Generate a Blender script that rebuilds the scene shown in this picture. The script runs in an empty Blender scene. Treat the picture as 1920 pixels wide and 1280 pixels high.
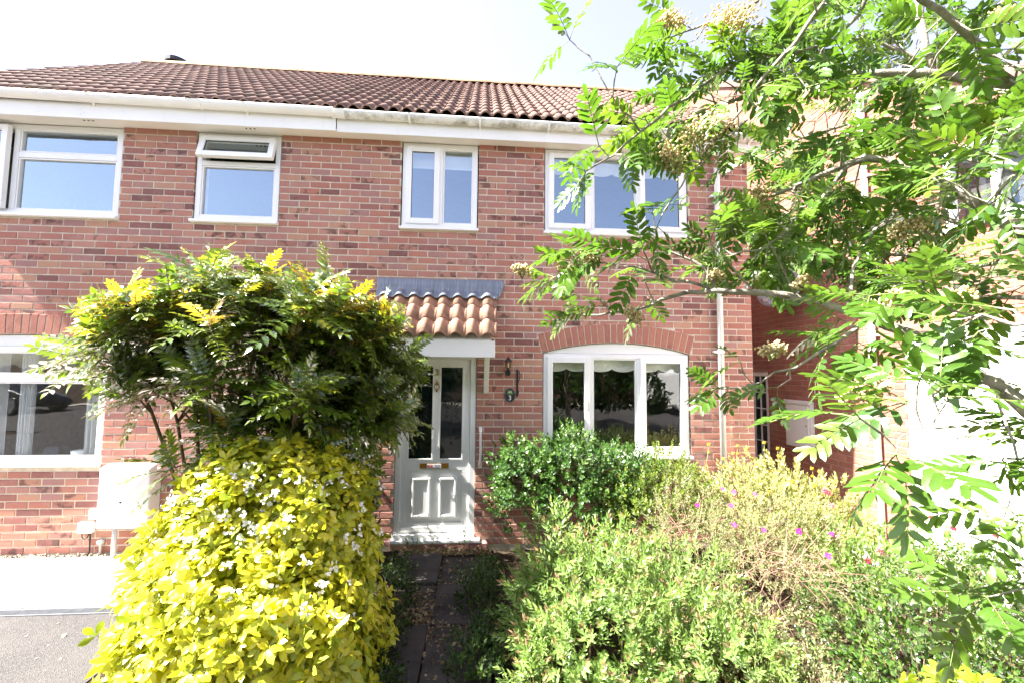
import bpy, math, random
import numpy as np
from mathutils import Vector, Matrix

R = math.radians
rnd = random.Random(7)
npr = np.random.RandomState(11)
SC = bpy.context.scene
COL = SC.collection

# ------------------------------------------------------------------ camera, sky, sun, exposure
CAM = Vector((5.0083, -4.8950, 1.9506))
YAW, PITCH, ROLL = 0.0748294, 0.0688257, 0.0095065
FPX = 796.79                                             # focal length in pixels of a 1920 px wide frame
_f = Vector((math.sin(YAW) * math.cos(PITCH), math.cos(YAW) * math.cos(PITCH), math.sin(PITCH)))
_r = Vector((math.cos(YAW), -math.sin(YAW), 0.0))
_u = _r.cross(_f)
C_RIGHT = _r * math.cos(ROLL) + _u * math.sin(ROLL)
C_UP = _u * math.cos(ROLL) - _r * math.sin(ROLL)
C_FWD = _f
cam_data = bpy.data.cameras.new("camera")
cam_data.sensor_width = 36.0
cam_data.lens = 36.0 * FPX / 1920.0
cam_data.clip_start = 0.05
cam_data.clip_end = 2000.0
cam = bpy.data.objects.new("camera", cam_data)
COL.objects.link(cam)
m3 = Matrix((C_RIGHT, C_UP, -C_FWD)).transposed()
cam.matrix_world = Matrix.Translation(CAM) @ m3.to_4x4()
SC.camera = cam

SUN_ELEV = R(51.0)
SUN_DIR = Vector((-0.9942 * math.cos(SUN_ELEV), -0.1080 * math.cos(SUN_ELEV), math.sin(SUN_ELEV)))   # towards the sun
world = bpy.data.worlds.new("World")
SC.world = world
world.use_nodes = True
wn, wl = world.node_tree.nodes, world.node_tree.links
wn.clear()
w_out = wn.new("ShaderNodeOutputWorld")
w_bg = wn.new("ShaderNodeBackground")
w_sky = wn.new("ShaderNodeTexSky")
w_sky.sky_type = "NISHITA"
w_sky.sun_disc = False
w_sky.sun_elevation = SUN_ELEV
w_sky.sun_rotation = math.atan2(SUN_DIR.x, SUN_DIR.y)
w_sky.air_density = 1.0
w_sky.dust_density = 1.4
w_sky.ozone_density = 1.0
w_bg.inputs["Strength"].default_value = 0.074
w_hsv = wn.new("ShaderNodeHueSaturation")
w_hsv.inputs["Saturation"].default_value = 0.62
w_hsv.inputs["Hue"].default_value = 0.53
wl.new(w_sky.outputs["Color"], w_hsv.inputs["Color"])
wl.new(w_hsv.outputs["Color"], w_bg.inputs["Color"])
wl.new(w_bg.outputs["Background"], w_out.inputs["Surface"])

sun_data = bpy.data.lights.new("sun", "SUN")
sun_data.energy = 5.0
sun_data.angle = R(0.53)
sun_data.color = (1.0, 0.955, 0.88)
sun = bpy.data.objects.new("sun", sun_data)
COL.objects.link(sun)
sun.rotation_euler = SUN_DIR.to_track_quat("Z", "Y").to_euler()

SC.view_settings.view_transform = "Standard"
SC.view_settings.look = "None"
SC.view_settings.gamma = 1.0
SC.view_settings.use_curve_mapping = False
SC.view_settings.exposure = 2.82
SC.render.engine = "CYCLES"
SC.cycles.max_bounces = 8
SC.cycles.diffuse_bounces = 4
SC.cycles.transparent_max_bounces = 10
SC.cycles.use_denoising = True
SC.cycles.caustics_reflective = False
SC.cycles.caustics_refractive = False


# ------------------------------------------------------------------ helpers
def link(o, parent=None):
    COL.objects.link(o)
    if parent is not None:
        o.parent = parent
    return o


def tag(o, label=None, cat=None, group=None, kind=None):
    if label: o["label"] = label
    if cat: o["category"] = cat
    if group: o["group"] = group
    if kind: o["kind"] = kind
    return o


def empty(name, loc=(0, 0, 0), rz=0.0, parent=None):
    o = bpy.data.objects.new(name, None)
    o.empty_display_size = 0.1
    o.location = loc
    o.rotation_euler = (0, 0, rz)
    return link(o, parent)


def mesh_obj(name, me, parent=None, mats=()):
    for m in mats:
        me.materials.append(m)
    return link(bpy.data.objects.new(name, me), parent)


def bevel(o, w=0.004, seg=2):
    b = o.modifiers.new("edge", "BEVEL")
    b.width = w
    b.segments = seg
    b.limit_method = "ANGLE"
    b.angle_limit = R(40)
    return o


def smooth(o):
    me = o.data
    me.polygons.foreach_set("use_smooth", [True] * len(me.polygons))
    return o


class MB:
    def __init__(s):
        s.v, s.f, s.mi = [], [], []

    def face(s, idx, m=0):
        s.f.append(idx); s.mi.append(m)

    def box(s, x0, x1, y0, y1, z0, z1, m=0):
        n = len(s.v)
        s.v += [(x0, y0, z0), (x1, y0, z0), (x1, y1, z0), (x0, y1, z0), (x0, y0, z1), (x1, y0, z1), (x1, y1, z1), (x0, y1, z1)]
        for q in ((0, 3, 2, 1), (4, 5, 6, 7), (0, 1, 5, 4), (1, 2, 6, 5), (2, 3, 7, 6), (3, 0, 4, 7)):
            s.face([n + i for i in q], m)
        return s

    def prism(s, pts, a, b, axis="y", m=0):
        """pts: closed outline; axis 'y': (x,z) outline swept from y=a to y=b; 'x': (y,z); 'z': (x,y)."""
        n, k = len(s.v), len(pts)
        for t in (a, b):
            for p in pts:
                s.v.append({"y": (p[0], t, p[1]), "x": (t, p[0], p[1]), "z": (p[0], p[1], t)}[axis])
        s.face([n + i for i in range(k)], m)
        s.face([n + k + i for i in reversed(range(k))], m)
        for i in range(k):
            j = (i + 1) % k
            s.face([n + j, n + i, n + k + i, n + k + j], m)
        return s

    def tube(s, path, radii, n=6, m=0, cap=True):
        path = [Vector(p) for p in path]
        if not hasattr(radii, "__len__"):
            radii = [radii] * len(path)
        base = len(s.v)
        ref = Vector((0.31, 0.17, 0.93)).normalized()
        for i, p in enumerate(path):
            d = (path[min(i + 1, len(path) - 1)] - path[max(i - 1, 0)])
            d = d.normalized() if d.length > 1e-9 else Vector((0, 0, 1))
            a = ref - d * ref.dot(d)
            if a.length < 0.05:
                a = Vector((1, 0, 0)) - d * d.x
            a.normalize()
            ref = a
            b = d.cross(a)
            for k in range(n):
                t = 2 * math.pi * k / n
                s.v.append(tuple(p + (a * math.cos(t) + b * math.sin(t)) * radii[i]))
        for i in range(len(path) - 1):
            for k in range(n):
                k2 = (k + 1) % n
                s.face([base + i * n + k, base + i * n + k2, base + (i + 1) * n + k2, base + (i + 1) * n + k], m)
        if cap:
            s.face([base + k for k in reversed(range(n))], m)
            e = base + (len(path) - 1) * n
            s.face([e + k for k in range(n)], m)
        return s

    def lathe(s, prof, c, n=16, axis="z", m=0):
        base = len(s.v)
        for (r_, h) in prof:
            for k in range(n):
                t = 2 * math.pi * k / n
                a, b = r_ * math.cos(t), r_ * math.sin(t)
                s.v.append({"z": (c[0] + a, c[1] + b, c[2] + h), "y": (c[0] + a, c[1] + h, c[2] + b), "x": (c[0] + h, c[1] + a, c[2] + b)}[axis])
        for i in range(len(prof) - 1):
            for k in range(n):
                k2 = (k + 1) % n
                s.face([base + i * n + k, base + i * n + k2, base + (i + 1) * n + k2, base + (i + 1) * n + k], m)
        s.face([base + k for k in reversed(range(n))], m)
        e = base + (len(prof) - 1) * n
        s.face([e + k for k in range(n)], m)
        return s

    def frame(s, x0, x1, z0, z1, w, y0, y1, m=0):
        """four mitred-looking bars butted end to end round an opening"""
        s.box(x0, x0 + w, y0, y1, z0, z1, m).box(x1 - w, x1, y0, y1, z0, z1, m)
        s.box(x0 + w, x1 - w, y0, y1, z0, z0 + w, m).box(x0 + w, x1 - w, y0, y1, z1 - w, z1, m)
        return s

    def mesh(s, name):
        me = bpy.data.meshes.new(name)
        me.from_pydata(s.v, [], s.f)
        if any(s.mi):
            me.polygons.foreach_set("material_index", s.mi)
        me.update()
        return me

    def build(s, name, mats, parent=None):
        return mesh_obj(name, s.mesh(name), parent, mats if isinstance(mats, (list, tuple)) else [mats])


def np_mesh(name, V, F, tone=None, mi=None, facet=False):
    """fast mesh from arrays; F is (n,4) with -1 in the last column for triangles"""
    F = np.asarray(F)
    me = bpy.data.meshes.new(name)
    quad = F[:, 3] >= 0
    cnt = np.where(quad, 4, 3)
    flat = F[F >= 0] if not quad.all() else F.ravel()
    me.vertices.add(len(V))
    me.vertices.foreach_set("co", np.asarray(V, np.float32).ravel())
    me.loops.add(len(flat))
    me.loops.foreach_set("vertex_index", flat.astype(np.int32))
    me.polygons.add(len(F))
    me.polygons.foreach_set("loop_start", np.concatenate([[0], np.cumsum(cnt)[:-1]]).astype(np.int32))
    if mi is not None:
        me.polygons.foreach_set("material_index", np.asarray(mi, np.int32))
    if facet:
        me.polygons.foreach_set("use_smooth", [False] * len(F))
    me.update(calc_edges=True)
    if tone is not None:
        a = me.attributes.new("tone", "FLOAT", "POINT")
        a.data.foreach_set("value", np.asarray(tone, np.float32))
    return me


def in_view(p, pad=60):
    d = Vector(p) - CAM
    z = d.dot(C_FWD)
    if z < 0.1:
        return None
    x, y = 960 + FPX * d.dot(C_RIGHT) / z, 640 - FPX * d.dot(C_UP) / z
    if -pad < x < 1920 + pad and -pad < y < 1280 + pad:
        return x, y, z
    return None


# ------------------------------------------------------------------ materials
class NT:
    def __init__(s, name):
        s.m = bpy.data.materials.new(name)
        s.m.use_nodes = True
        s.n, s.l = s.m.node_tree.nodes, s.m.node_tree.links
        s.n.clear()
        s.out = s.n.new("ShaderNodeOutputMaterial")

    def add(s, t, **kw):
        n = s.n.new("ShaderNode" + t)
        for k, v in kw.items():
            if k in n.inputs.keys() if isinstance(k, str) else False:
                pass
            setattr(n, k, v)
        return n

    def set(s, n, **kw):
        for k, v in kw.items():
            sock = n.inputs[k.replace("_", " ")]
            if hasattr(v, "is_output"):
                s.l.new(v, sock)
            else:
                sock.default_value = v
        return n

    def pos(s):
        return s.add("NewGeometry").outputs["Position"]

    def noise(s, scale, detail=4, rough=0.55, vec=None, w=None, dist=0.0):
        n = s.add("TexNoise")
        if w is not None:
            n.noise_dimensions = "4D"
            s.l.new(w, n.inputs["W"])
        s.l.new(vec if vec is not None else s.pos(), n.inputs["Vector"])
        n.inputs["Scale"].default_value = scale
        n.inputs["Detail"].default_value = detail
        n.inputs["Roughness"].default_value = rough
        n.inputs["Distortion"].default_value = dist
        return n.outputs["Fac"]

    def ramp(s, fac, stops, interp="LINEAR"):
        n = s.add("ValToRGB")
        n.color_ramp.interpolation = interp
        e = n.color_ramp.elements
        while len(e) > 1:
            e.remove(e[-1])
        for i, (p, c) in enumerate(stops):
            el = e[0] if i == 0 else e.new(p)
            el.position = p
            el.color = (*c, 1) if len(c) == 3 else c
        s.l.new(fac, n.inputs["Fac"])
        return n.outputs["Color"]

    def mix(s, fac, a, b, blend="MIX"):
        n = s.add("Mix", data_type="RGBA", blend_type=blend)
        for sock, v in ((n.inputs[0], fac), (n.inputs[6], a), (n.inputs[7], b)):
            if hasattr(v, "is_output"):
                s.l.new(v, sock)
            else:
                sock.default_value = (*v, 1) if isinstance(v, (tuple, list)) and len(v) == 3 else v
        return n.outputs[2]

    def math(s, op, a, b=0.0, c=None):
        n = s.add("Math", operation=op)
        for i, v in enumerate((a, b) if c is None else (a, b, c)):
            if hasattr(v, "is_output"):
                s.l.new(v, n.inputs[i])
            else:
                n.inputs[i].default_value = v
        return n.outputs[0]

    def tone(s):
        """one random value per piece: per object for single pieces, per-piece attribute in joined ones"""
        a = s.add("Attribute", attribute_name="tone").outputs["Fac"]
        o = s.add("ObjectInfo").outputs["Random"]
        return s.math("FRACT", s.math("ADD", a, o))

    def bump(s, h, strength=0.3, dist=0.01):
        n = s.add("Bump")
        n.inputs["Strength"].default_value = strength
        n.inputs["Distance"].default_value = dist
        s.l.new(h, n.inputs["Height"])
        return n.outputs["Normal"]

    def principled(s, color, rough=0.6, spec=0.4, metal=0.0, normal=None, coat=0.0):
        p = s.add("BsdfPrincipled")
        for k, v in (("Base Color", color), ("Roughness", rough), ("Specular IOR Level", spec), ("Metallic", metal), ("Coat Weight", coat)):
            if hasattr(v, "is_output"):
                s.l.new(v, p.inputs[k])
            else:
                p.inputs[k].default_value = (*v, 1) if isinstance(v, (tuple, list)) and len(v) == 3 else v
        if normal is not None:
            s.l.new(normal, p.inputs["Normal"])
        s.l.new(p.outputs["BSDF"], s.out.inputs["Surface"])
        return s.m


def simple(name, col, rough=0.5, spec=0.4, var=0.12, scale=8.0, bump=0.0, bscale=60.0, metal=0.0, coat=0.0, dirt=None):
    t = NT(name)
    n = t.noise(scale)
    lo = tuple(c * (1 - var) for c in col)
    hi = tuple(min(1, c * (1 + var)) for c in col)
    c = t.ramp(n, [(0.3, lo), (0.7, hi)])
    if dirt:
        d = t.noise(dirt[1], 6, 0.65)
        c = t.mix(t.ramp(d, [(dirt[2], (0, 0, 0)), (min(1, dirt[2] + 0.15), (dirt[3],) * 3)]), c, dirt[0])
    nor = t.bump(t.noise(bscale, 5), bump, 0.004) if bump else None
    return t.principled(c, rough, spec, metal, nor, coat)


def brick_material(name, stops, burn=0.5):
    t = NT(name)
    v = t.tone()
    base = t.ramp(v, stops)
    w = t.math("MULTIPLY", v, 57.0)
    blot = t.noise(9.0, 3, 0.6, w=w, dist=0.6)
    # kiln-burnt patches on some of the bricks only
    some = t.math("GREATER_THAN", t.math("FRACT", t.math("MULTIPLY", v, 13.7)), 0.74)
    m = t.math("MULTIPLY", t.ramp(blot, [(0.50, (0, 0, 0)), (0.60, (burn,) * 3)]), some)
    c = t.mix(m, base, (0.075, 0.04, 0.038))
    bloom = t.math("MULTIPLY", t.ramp(t.noise(14.0, 4, 0.6, w=w), [(0.55, (0, 0, 0)), (0.72, (0.35,) * 3)]), t.math("SUBTRACT", 1.0, some))
    c = t.mix(bloom, c, (0.42, 0.27, 0.25))
    stain = t.noise(0.9, 6, 0.65)                                # weathering that runs across whole areas of the wall
    c = t.mix(t.ramp(stain, [(0.40, (0, 0, 0)), (0.72, (0.30,) * 3)]), c, (0.17, 0.10, 0.085))
    c = t.mix(t.ramp(t.noise(1.7, 5, 0.6), [(0.55, (0, 0, 0)), (0.75, (0.22,) * 3)]), c, (0.50, 0.36, 0.30))
    fine = t.noise(170.0, 3, 0.7)
    c = t.mix(0.32, c, t.ramp(fine, [(0.25, (0.25,) * 3), (0.75, (0.9,) * 3)]), "OVERLAY")
    h = t.math("ADD", t.noise(230.0, 3, 0.7), t.math("MULTIPLY", t.noise(45.0, 3), 1.5))
    return t.principled(c, 0.88, 0.2, 0, t.bump(h, 0.45, 0.004))


BRICK_STOPS = [(0.0, (0.36, 0.148, 0.112)), (0.14, (0.42, 0.205, 0.160)), (0.28, (0.39, 0.158, 0.115)), (0.40, (0.44, 0.245, 0.165)), (0.52, (0.39, 0.180, 0.145)),
               (0.64, (0.33, 0.178, 0.162)), (0.74, (0.43, 0.212, 0.155)), (0.84, (0.27, 0.115, 0.100)), (0.90, (0.18, 0.082, 0.076)), (0.94, (0.35, 0.15, 0.118)), (1.0, (0.38, 0.16, 0.12))]
M = {}
M["brick"] = brick_material("red_brick", BRICK_STOPS, 0.75)
M["brick_arch"] = brick_material("arch_brick", [(0, (0.36, 0.150, 0.110)), (0.5, (0.40, 0.175, 0.125)), (1, (0.32, 0.130, 0.10))], 0.3)
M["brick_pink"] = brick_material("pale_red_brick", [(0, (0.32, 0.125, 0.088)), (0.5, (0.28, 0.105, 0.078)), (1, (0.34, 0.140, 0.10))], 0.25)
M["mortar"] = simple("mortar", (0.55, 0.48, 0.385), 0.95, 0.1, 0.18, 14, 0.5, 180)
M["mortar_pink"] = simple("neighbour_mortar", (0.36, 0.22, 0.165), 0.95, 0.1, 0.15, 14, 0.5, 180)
M["upvc"] = simple("white_plastic", (0.80, 0.80, 0.79), 0.28, 0.5, 0.02, 4, 0.0, 1, dirt=((0.5, 0.47, 0.4), 3.0, 0.66, 0.25))
M["fascia"] = simple("white_fascia", (0.80, 0.79, 0.77), 0.35, 0.45, 0.03, 3, 0.0, 1, dirt=((0.42, 0.38, 0.30), 2.2, 0.64, 0.35))
M["soffit"] = simple("soffit_board", (0.78, 0.75, 0.70), 0.5, 0.3, 0.04, 3, dirt=((0.45, 0.42, 0.34), 2.0, 0.62, 0.3))
M["gutter_clean"] = simple("gutter_plastic", (0.80, 0.79, 0.76), 0.3, 0.5, 0.04, 3, dirt=((0.50, 0.46, 0.38), 3.0, 0.62, 0.35))
M["dark"] = simple("dark_recess", (0.015, 0.015, 0.016), 0.8, 0.2)
M["black_metal"] = simple("black_paint", (0.012, 0.012, 0.013), 0.38, 0.5, 0.2)
M["brass"] = simple("brass", (0.36, 0.21, 0.05), 0.35, 0.5, 0.15, 12, metal=1.0)
M["steel"] = simple("galvanised_steel", (0.42, 0.44, 0.46), 0.42, 0.5, 0.15, 20, metal=0.8)
M["grey_plastic"] = simple("grey_plastic", (0.55, 0.55, 0.56), 0.45, 0.4, 0.05, 5)
M["white_box"] = simple("meter_box_plastic", (0.74, 0.73, 0.72), 0.5, 0.35, 0.04, 5, 0.15, 90, dirt=((0.5, 0.46, 0.4), 4.0, 0.64, 0.3))
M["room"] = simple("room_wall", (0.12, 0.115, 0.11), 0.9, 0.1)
M["blind"] = simple("blind_fabric", (0.78, 0.76, 0.68), 0.85, 0.1, 0.04, 10)
M["asphalt_roof"] = simple("felt", (0.05, 0.05, 0.05), 0.9)


def gutter_dirty():
    t = NT("weathered_gutter")
    z = t.add("SeparateXYZ"); t.l.new(t.pos(), z.inputs[0])
    low = t.math("MULTIPLY", t.math("SUBTRACT", 4.815, z.outputs[2]), 16.0)      # dirt runs gather low on the bowl
    n = t.noise(7.0, 7, 0.7)
    m = t.math("MULTIPLY", t.ramp(n, [(0.46, (0, 0, 0)), (0.66, (1, 1, 1))]), t.math("MINIMUM", low, 1.0))
    c = t.mix(t.math("MULTIPLY", t.math("MAXIMUM", m, 0.0), 0.8), (0.74, 0.73, 0.68), t.ramp(t.noise(40, 4), [(0.3, (0.09, 0.08, 0.05)), (0.7, (0.26, 0.26, 0.16))]))
    return t.principled(c, 0.5, 0.35)


M["gutter_dirty"] = gutter_dirty()


def tile_material(name, stops, lichen=0.3):
    t = NT(name)
    v = t.tone()
    c = t.ramp(v, stops)
    c = t.mix(t.ramp(t.noise(5.0, 5, 0.65), [(0.42, (0, 0, 0)), (0.68, (0.6,) * 3)]), c, (0.085, 0.050, 0.042))
    c = t.mix(t.ramp(t.noise(60.0, 4, 0.7), [(0.62, (0, 0, 0)), (0.75, (lichen,) * 3)]), c, (0.38, 0.30, 0.18))
    h = t.math("ADD", t.noise(150.0, 4, 0.7), t.noise(30.0, 3))
    return t.principled(c, 0.85, 0.25, 0, t.bump(h, 0.4, 0.004))


M["tile"] = tile_material("roof_tile", [(0, (0.200, 0.128, 0.106)), (0.3, (0.150, 0.095, 0.082)), (0.6, (0.245, 0.155, 0.125)), (0.85, (0.19, 0.118, 0.10)), (1, (0.17, 0.12, 0.09))], 0.45)
M["porch_tile"] = tile_material("porch_tile", [(0, (0.40, 0.235, 0.165)), (0.5, (0.35, 0.20, 0.14)), (1, (0.43, 0.26, 0.18))], 0.5)
M["ridge"] = tile_material("ridge_tile", [(0, (0.36, 0.21, 0.13)), (0.5, (0.42, 0.28, 0.17)), (1, (0.33, 0.19, 0.13))], 0.6)


def lead():
    t = NT("lead_flashing")
    mp = t.add("Mapping"); mp.inputs["Scale"].default_value = (60, 8, 5)
    t.l.new(t.pos(), mp.inputs["Vector"])
    n = t.noise(1.0, 6, 0.7, vec=mp.outputs["Vector"])
    c = t.ramp(n, [(0.25, (0.10, 0.115, 0.145)), (0.55, (0.19, 0.215, 0.26)), (0.8, (0.36, 0.39, 0.44))])
    return t.principled(c, 0.6, 0.4, 0.25)


M["lead"] = lead()


def glass(name, ior=1.85, tint=(0.95, 0.97, 0.97), wob=0.02, rough=0.0, coat=(1, 1, 1)):
    t = NT(name)
    fr = t.add("Fresnel"); fr.inputs["IOR"].default_value = ior
    tr = t.add("BsdfTransparent"); tr.inputs["Color"].default_value = (*tint, 1)
    gl = t.add("BsdfGlossy"); gl.inputs["Roughness"].default_value = rough
    gl.inputs["Color"].default_value = (*coat, 1)
    nor = t.bump(t.noise(1.7, 2), wob, 0.2)
    t.l.new(nor, gl.inputs["Normal"])
    mx = t.add("MixShader")
    bf = t.add("NewGeometry")
    fac = t.math("MULTIPLY", fr.outputs[0], t.math("SUBTRACT", 1.0, bf.outputs["Backfacing"]))     # only the outer face reflects
    t.l.new(fac, mx.inputs[0]); t.l.new(tr.outputs[0], mx.inputs[1]); t.l.new(gl.outputs[0], mx.inputs[2])
    t.l.new(mx.outputs[0], t.out.inputs["Surface"])
    return t.m


M["glass"] = glass("window_glass")
M["glass_sky_tint"] = glass("sky_tinted_window_glass", 3.5, wob=0.02, coat=(0.66, 0.85, 1.0))  # sky blue put into the reflection colour of the upper panes
M["glass_amber"] = glass("lantern_glass", 1.5, (0.95, 0.85, 0.6))


def leaf_material(name, stops, trans=0.45, gloss=0.10, rough=0.38, spot=None, tr_gain=1.25):
    t = NT(name)
    v = t.tone()
    c = t.ramp(v, stops)
    n = t.noise(55.0, 3, 0.6)
    c = t.mix(0.35, c, t.ramp(n, [(0.3, (0.32,) * 3), (0.7, (0.68,) * 3)]), "OVERLAY")
    if spot:
        c = t.mix(t.ramp(t.noise(26.0, 4, 0.6), [(0.66, (0, 0, 0)), (0.74, (0.8,) * 3)]), c, spot)
    d = t.add("BsdfDiffuse"); t.l.new(c, d.inputs["Color"])
    tl = t.add("BsdfTranslucent")
    t.l.new(t.mix(1.0, c, (tr_gain, tr_gain, tr_gain * 0.55), "MULTIPLY"), tl.inputs["Color"])
    mx = t.add("MixShader"); mx.inputs[0].default_value = trans
    t.l.new(d.outputs[0], mx.inputs[1]); t.l.new(tl.outputs[0], mx.inputs[2])
    g = t.add("BsdfGlossy"); g.inputs["Roughness"].default_value = rough
    t.l.new(t.bump(t.noise(120.0, 2), 0.25, 0.003), g.inputs["Normal"])
    lw = t.add("LayerWeight"); lw.inputs["Blend"].default_value = 0.25
    fac = t.math("ADD", t.math("MULTIPLY", lw.outputs["Fresnel"], gloss * 2.2), gloss * 0.35)
    m2 = t.add("MixShader")
    t.l.new(fac, m2.inputs[0]); t.l.new(mx.outputs[0], m2.inputs[1]); t.l.new(g.outputs[0], m2.inputs[2])
    t.l.new(m2.outputs[0], t.out.inputs["Surface"])
    return t.m


M["bark"] = simple("bark", (0.27, 0.24, 0.20), 0.85, 0.2, 0.45, 30, 0.8, 120, dirt=((0.42, 0.42, 0.38), 22.0, 0.55, 0.8))
M["stem"] = simple("shrub_stem", (0.16, 0.11, 0.07), 0.85, 0.2, 0.35, 25, 0.6, 90)
M["twig"] = simple("dry_twig", (0.25, 0.15, 0.11), 0.85, 0.2, 0.3, 25)
M["green_stem"] = simple("green_stem", (0.16, 0.20, 0.06), 0.6, 0.3, 0.2, 25)


def text_obj(name, s, size, mat, parent, loc, rot=(R(90), 0, 0), extrude=0.002):
    cu = bpy.data.curves.new(name, "FONT")
    cu.body = s
    cu.size = size
    cu.extrude = extrude
    cu.align_x = "CENTER"; cu.align_y = "CENTER"
    cu.materials.append(mat)
    tmp = bpy.data.objects.new(name + "_curve", cu)
    me = bpy.data.meshes.new_from_object(tmp)
    bpy.data.objects.remove(tmp)
    o = bpy.data.objects.new(name, me)
    o.location = loc
    o.rotation_euler = rot
    return link(o, parent)
# ------------------------------------------------------------------ ground, drive, path
def ground_mats():
    t = NT("soil")
    n = t.noise(3.0, 8, 0.7)
    c = t.ramp(n, [(0.3, (0.030, 0.021, 0.014)), (0.6, (0.062, 0.044, 0.030)), (0.8, (0.10, 0.075, 0.05))])
    M["soil"] = t.principled(c, 0.95, 0.1, 0, t.bump(t.noise(40, 6, 0.7), 0.9, 0.02))
    t = NT("asphalt")
    v = t.add("TexVoronoi"); v.inputs["Scale"].default_value = 160.0; t.l.new(t.pos(), v.inputs["Vector"])
    c = t.ramp(v.outputs["Color"], [(0.0, (0.032, 0.030, 0.031)), (0.6, (0.065, 0.060, 0.059)), (1.0, (0.13, 0.12, 0.115))])
    c = t.mix(t.ramp(t.noise(2.3, 6, 0.6), [(0.35, (0, 0, 0)), (0.7, (0.55,) * 3)]), c, (0.095, 0.088, 0.083))
    M["asphalt"] = t.principled(c, 0.85, 0.3, 0, t.bump(v.outputs["Distance"], 0.9, 0.006))
    t = NT("concrete_slab")
    c = t.ramp(t.noise(6, 7, 0.65), [(0.3, (0.34, 0.31, 0.27)), (0.7, (0.46, 0.43, 0.38))])
    c = t.mix(t.ramp(t.tone(), [(0, (0, 0, 0)), (1, (0.25,) * 3)]), c, (0.40, 0.37, 0.33))
    M["slab"] = t.principled(c, 0.8, 0.25, 0, t.bump(t.noise(130, 4), 0.35, 0.003))
    t = NT("path_slab")
    c = t.ramp(t.noise(5, 7, 0.7), [(0.3, (0.032, 0.027, 0.027)), (0.7, (0.085, 0.072, 0.068))])
    M["path_slab"] = t.principled(c, 0.85, 0.25, 0, t.bump(t.noise(70, 5), 0.4, 0.004))


ground_mats()
M["gravel"] = simple("pea_gravel", (0.48, 0.40, 0.30), 0.8, 0.3, 0.5, 60)
M["verge"] = simple("verge_grass", (0.055, 0.085, 0.022), 0.9, 0.1, 0.4, 6, 0.6, 60)

g = MB().box(-250, 250, -250, 250, -0.5, -0.06).build("ground", M["soil"]); tag(g, kind="structure")

# raised soil of the planted beds
def bed(name, x0, x1, y0, y1, seed):
    nx, ny = 50, 40
    rs = np.random.RandomState(seed)
    xs, ys = np.meshgrid(np.linspace(x0, x1, nx), np.linspace(y0, y1, ny))
    h = 0.012 + 0.02 * rs.rand(ny, nx) + 0.02 * np.sin(xs * 3.1) * np.cos(ys * 4.0)
    h[0, :] = h[-1, :] = -0.04; h[:, 0] = h[:, -1] = -0.04
    V = np.stack([xs.ravel(), ys.ravel(), h.ravel()], 1)
    i = np.arange(nx * (ny - 1)).reshape(ny - 1, nx)[:, :-1].ravel()
    o = mesh_obj(name, np_mesh(name, V, np.stack([i, i + 1, i + nx + 1, i + nx], 1)), None, [M["soil"]])
    smooth(o); tag(o, kind="structure")
    return o


bed("garden_bed_soil", 2.62, 4.18, -4.2, -0.02, 1)
bed("garden_bed_soil", 5.16, 9.05, -4.6, -0.02, 2)
sp_ = MB().box(9.055, 9.596, -6.0, 6.0, -0.05, 0.012).build("side_path", M["slab"]); tag(sp_, kind="structure")

drive = MB().box(-8.0, 2.6, -9.0, -1.152, -0.055, 0.0).build("driveway", M["asphalt"]); tag(drive, kind="structure")
front = MB().box(2.6, 14.0, -9.0, -4.6, -0.055, -0.004).build("pavement", M["asphalt"]); tag(front, kind="structure")
road = MB().box(-120, 120, -17.5, -9.0, -0.055, -0.02).build("road", M["asphalt"]); tag(road, kind="structure")
far_pave = MB().box(-120, 120, -19.5, -17.52, -0.055, 0.06).build("far_pavement", M["slab"]); tag(far_pave, kind="structure")

# light concrete apron in front of the neighbour's wall
apron = empty("paved_apron", (0.0, -0.55, 0.0)); tag(apron, kind="structure")
base = MB().box(-6.0, 2.6, -1.055, -0.002, -0.055, -0.024).build("bedding_sand", M["soil"], apron)
base.matrix_parent_inverse = Matrix.Translation((0, 0.55, 0))
x = 0.735 - 0.632 * 8
slab_me = None
while x < 2.5:
    s_ = MB().box(0, 0.620, 0, 0.965, -0.03, 0.014)
    if slab_me is None:
        slab_me = s_.mesh("paving_slab")
        slab_me.materials.append(M["slab"])
    o = link(bpy.data.objects.new("paving_slab", slab_me), apron)
    o.matrix_parent_inverse = Matrix.Translation((0, 0.55, 0))
    o.location = (x + 0.003, -1.052, rnd.uniform(-0.0015, 0.0015))
    bevel(o, 0.004, 1)
    x += 0.632
# gravel strip against the wall
nst = 700
tv = np.array([(1, 0, 0), (-1, 0, 0), (0, 1, 0), (0, -1, 0), (0, 0, 1), (0, 0, -1)], float)
tf = np.array([(0, 2, 4), (2, 1, 4), (1, 3, 4), (3, 0, 4), (2, 0, 5), (1, 2, 5), (3, 1, 5), (0, 3, 5)])
cen = np.stack([npr.uniform(-1.2, 2.6, nst), npr.uniform(-0.085, -0.01, nst), npr.uniform(-0.012, 0.016, nst)], 1)
sz = npr.uniform(0.006, 0.014, (nst, 1, 1)) * npr.uniform(0.7, 1.3, (nst, 6, 1))
V = (tv[None] * sz + cen[:, None]).reshape(-1, 3)
F = (tf[None] + (np.arange(nst) * 6)[:, None, None]).reshape(-1, 3)
gr = mesh_obj("gravel", np_mesh("gravel", V, np.hstack([F, -np.ones((len(F), 1), int)]), np.repeat(npr.rand(nst), 6)), None, [M["gravel"]])
smooth(gr); tag(gr, "strip of pale pea gravel along the foot of the neighbouring brick wall", "gravel", kind="stuff")

M["grate"] = simple("weathered_grate", (0.16, 0.17, 0.19), 0.55, 0.4, 0.2, 20, metal=0.3)
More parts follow.
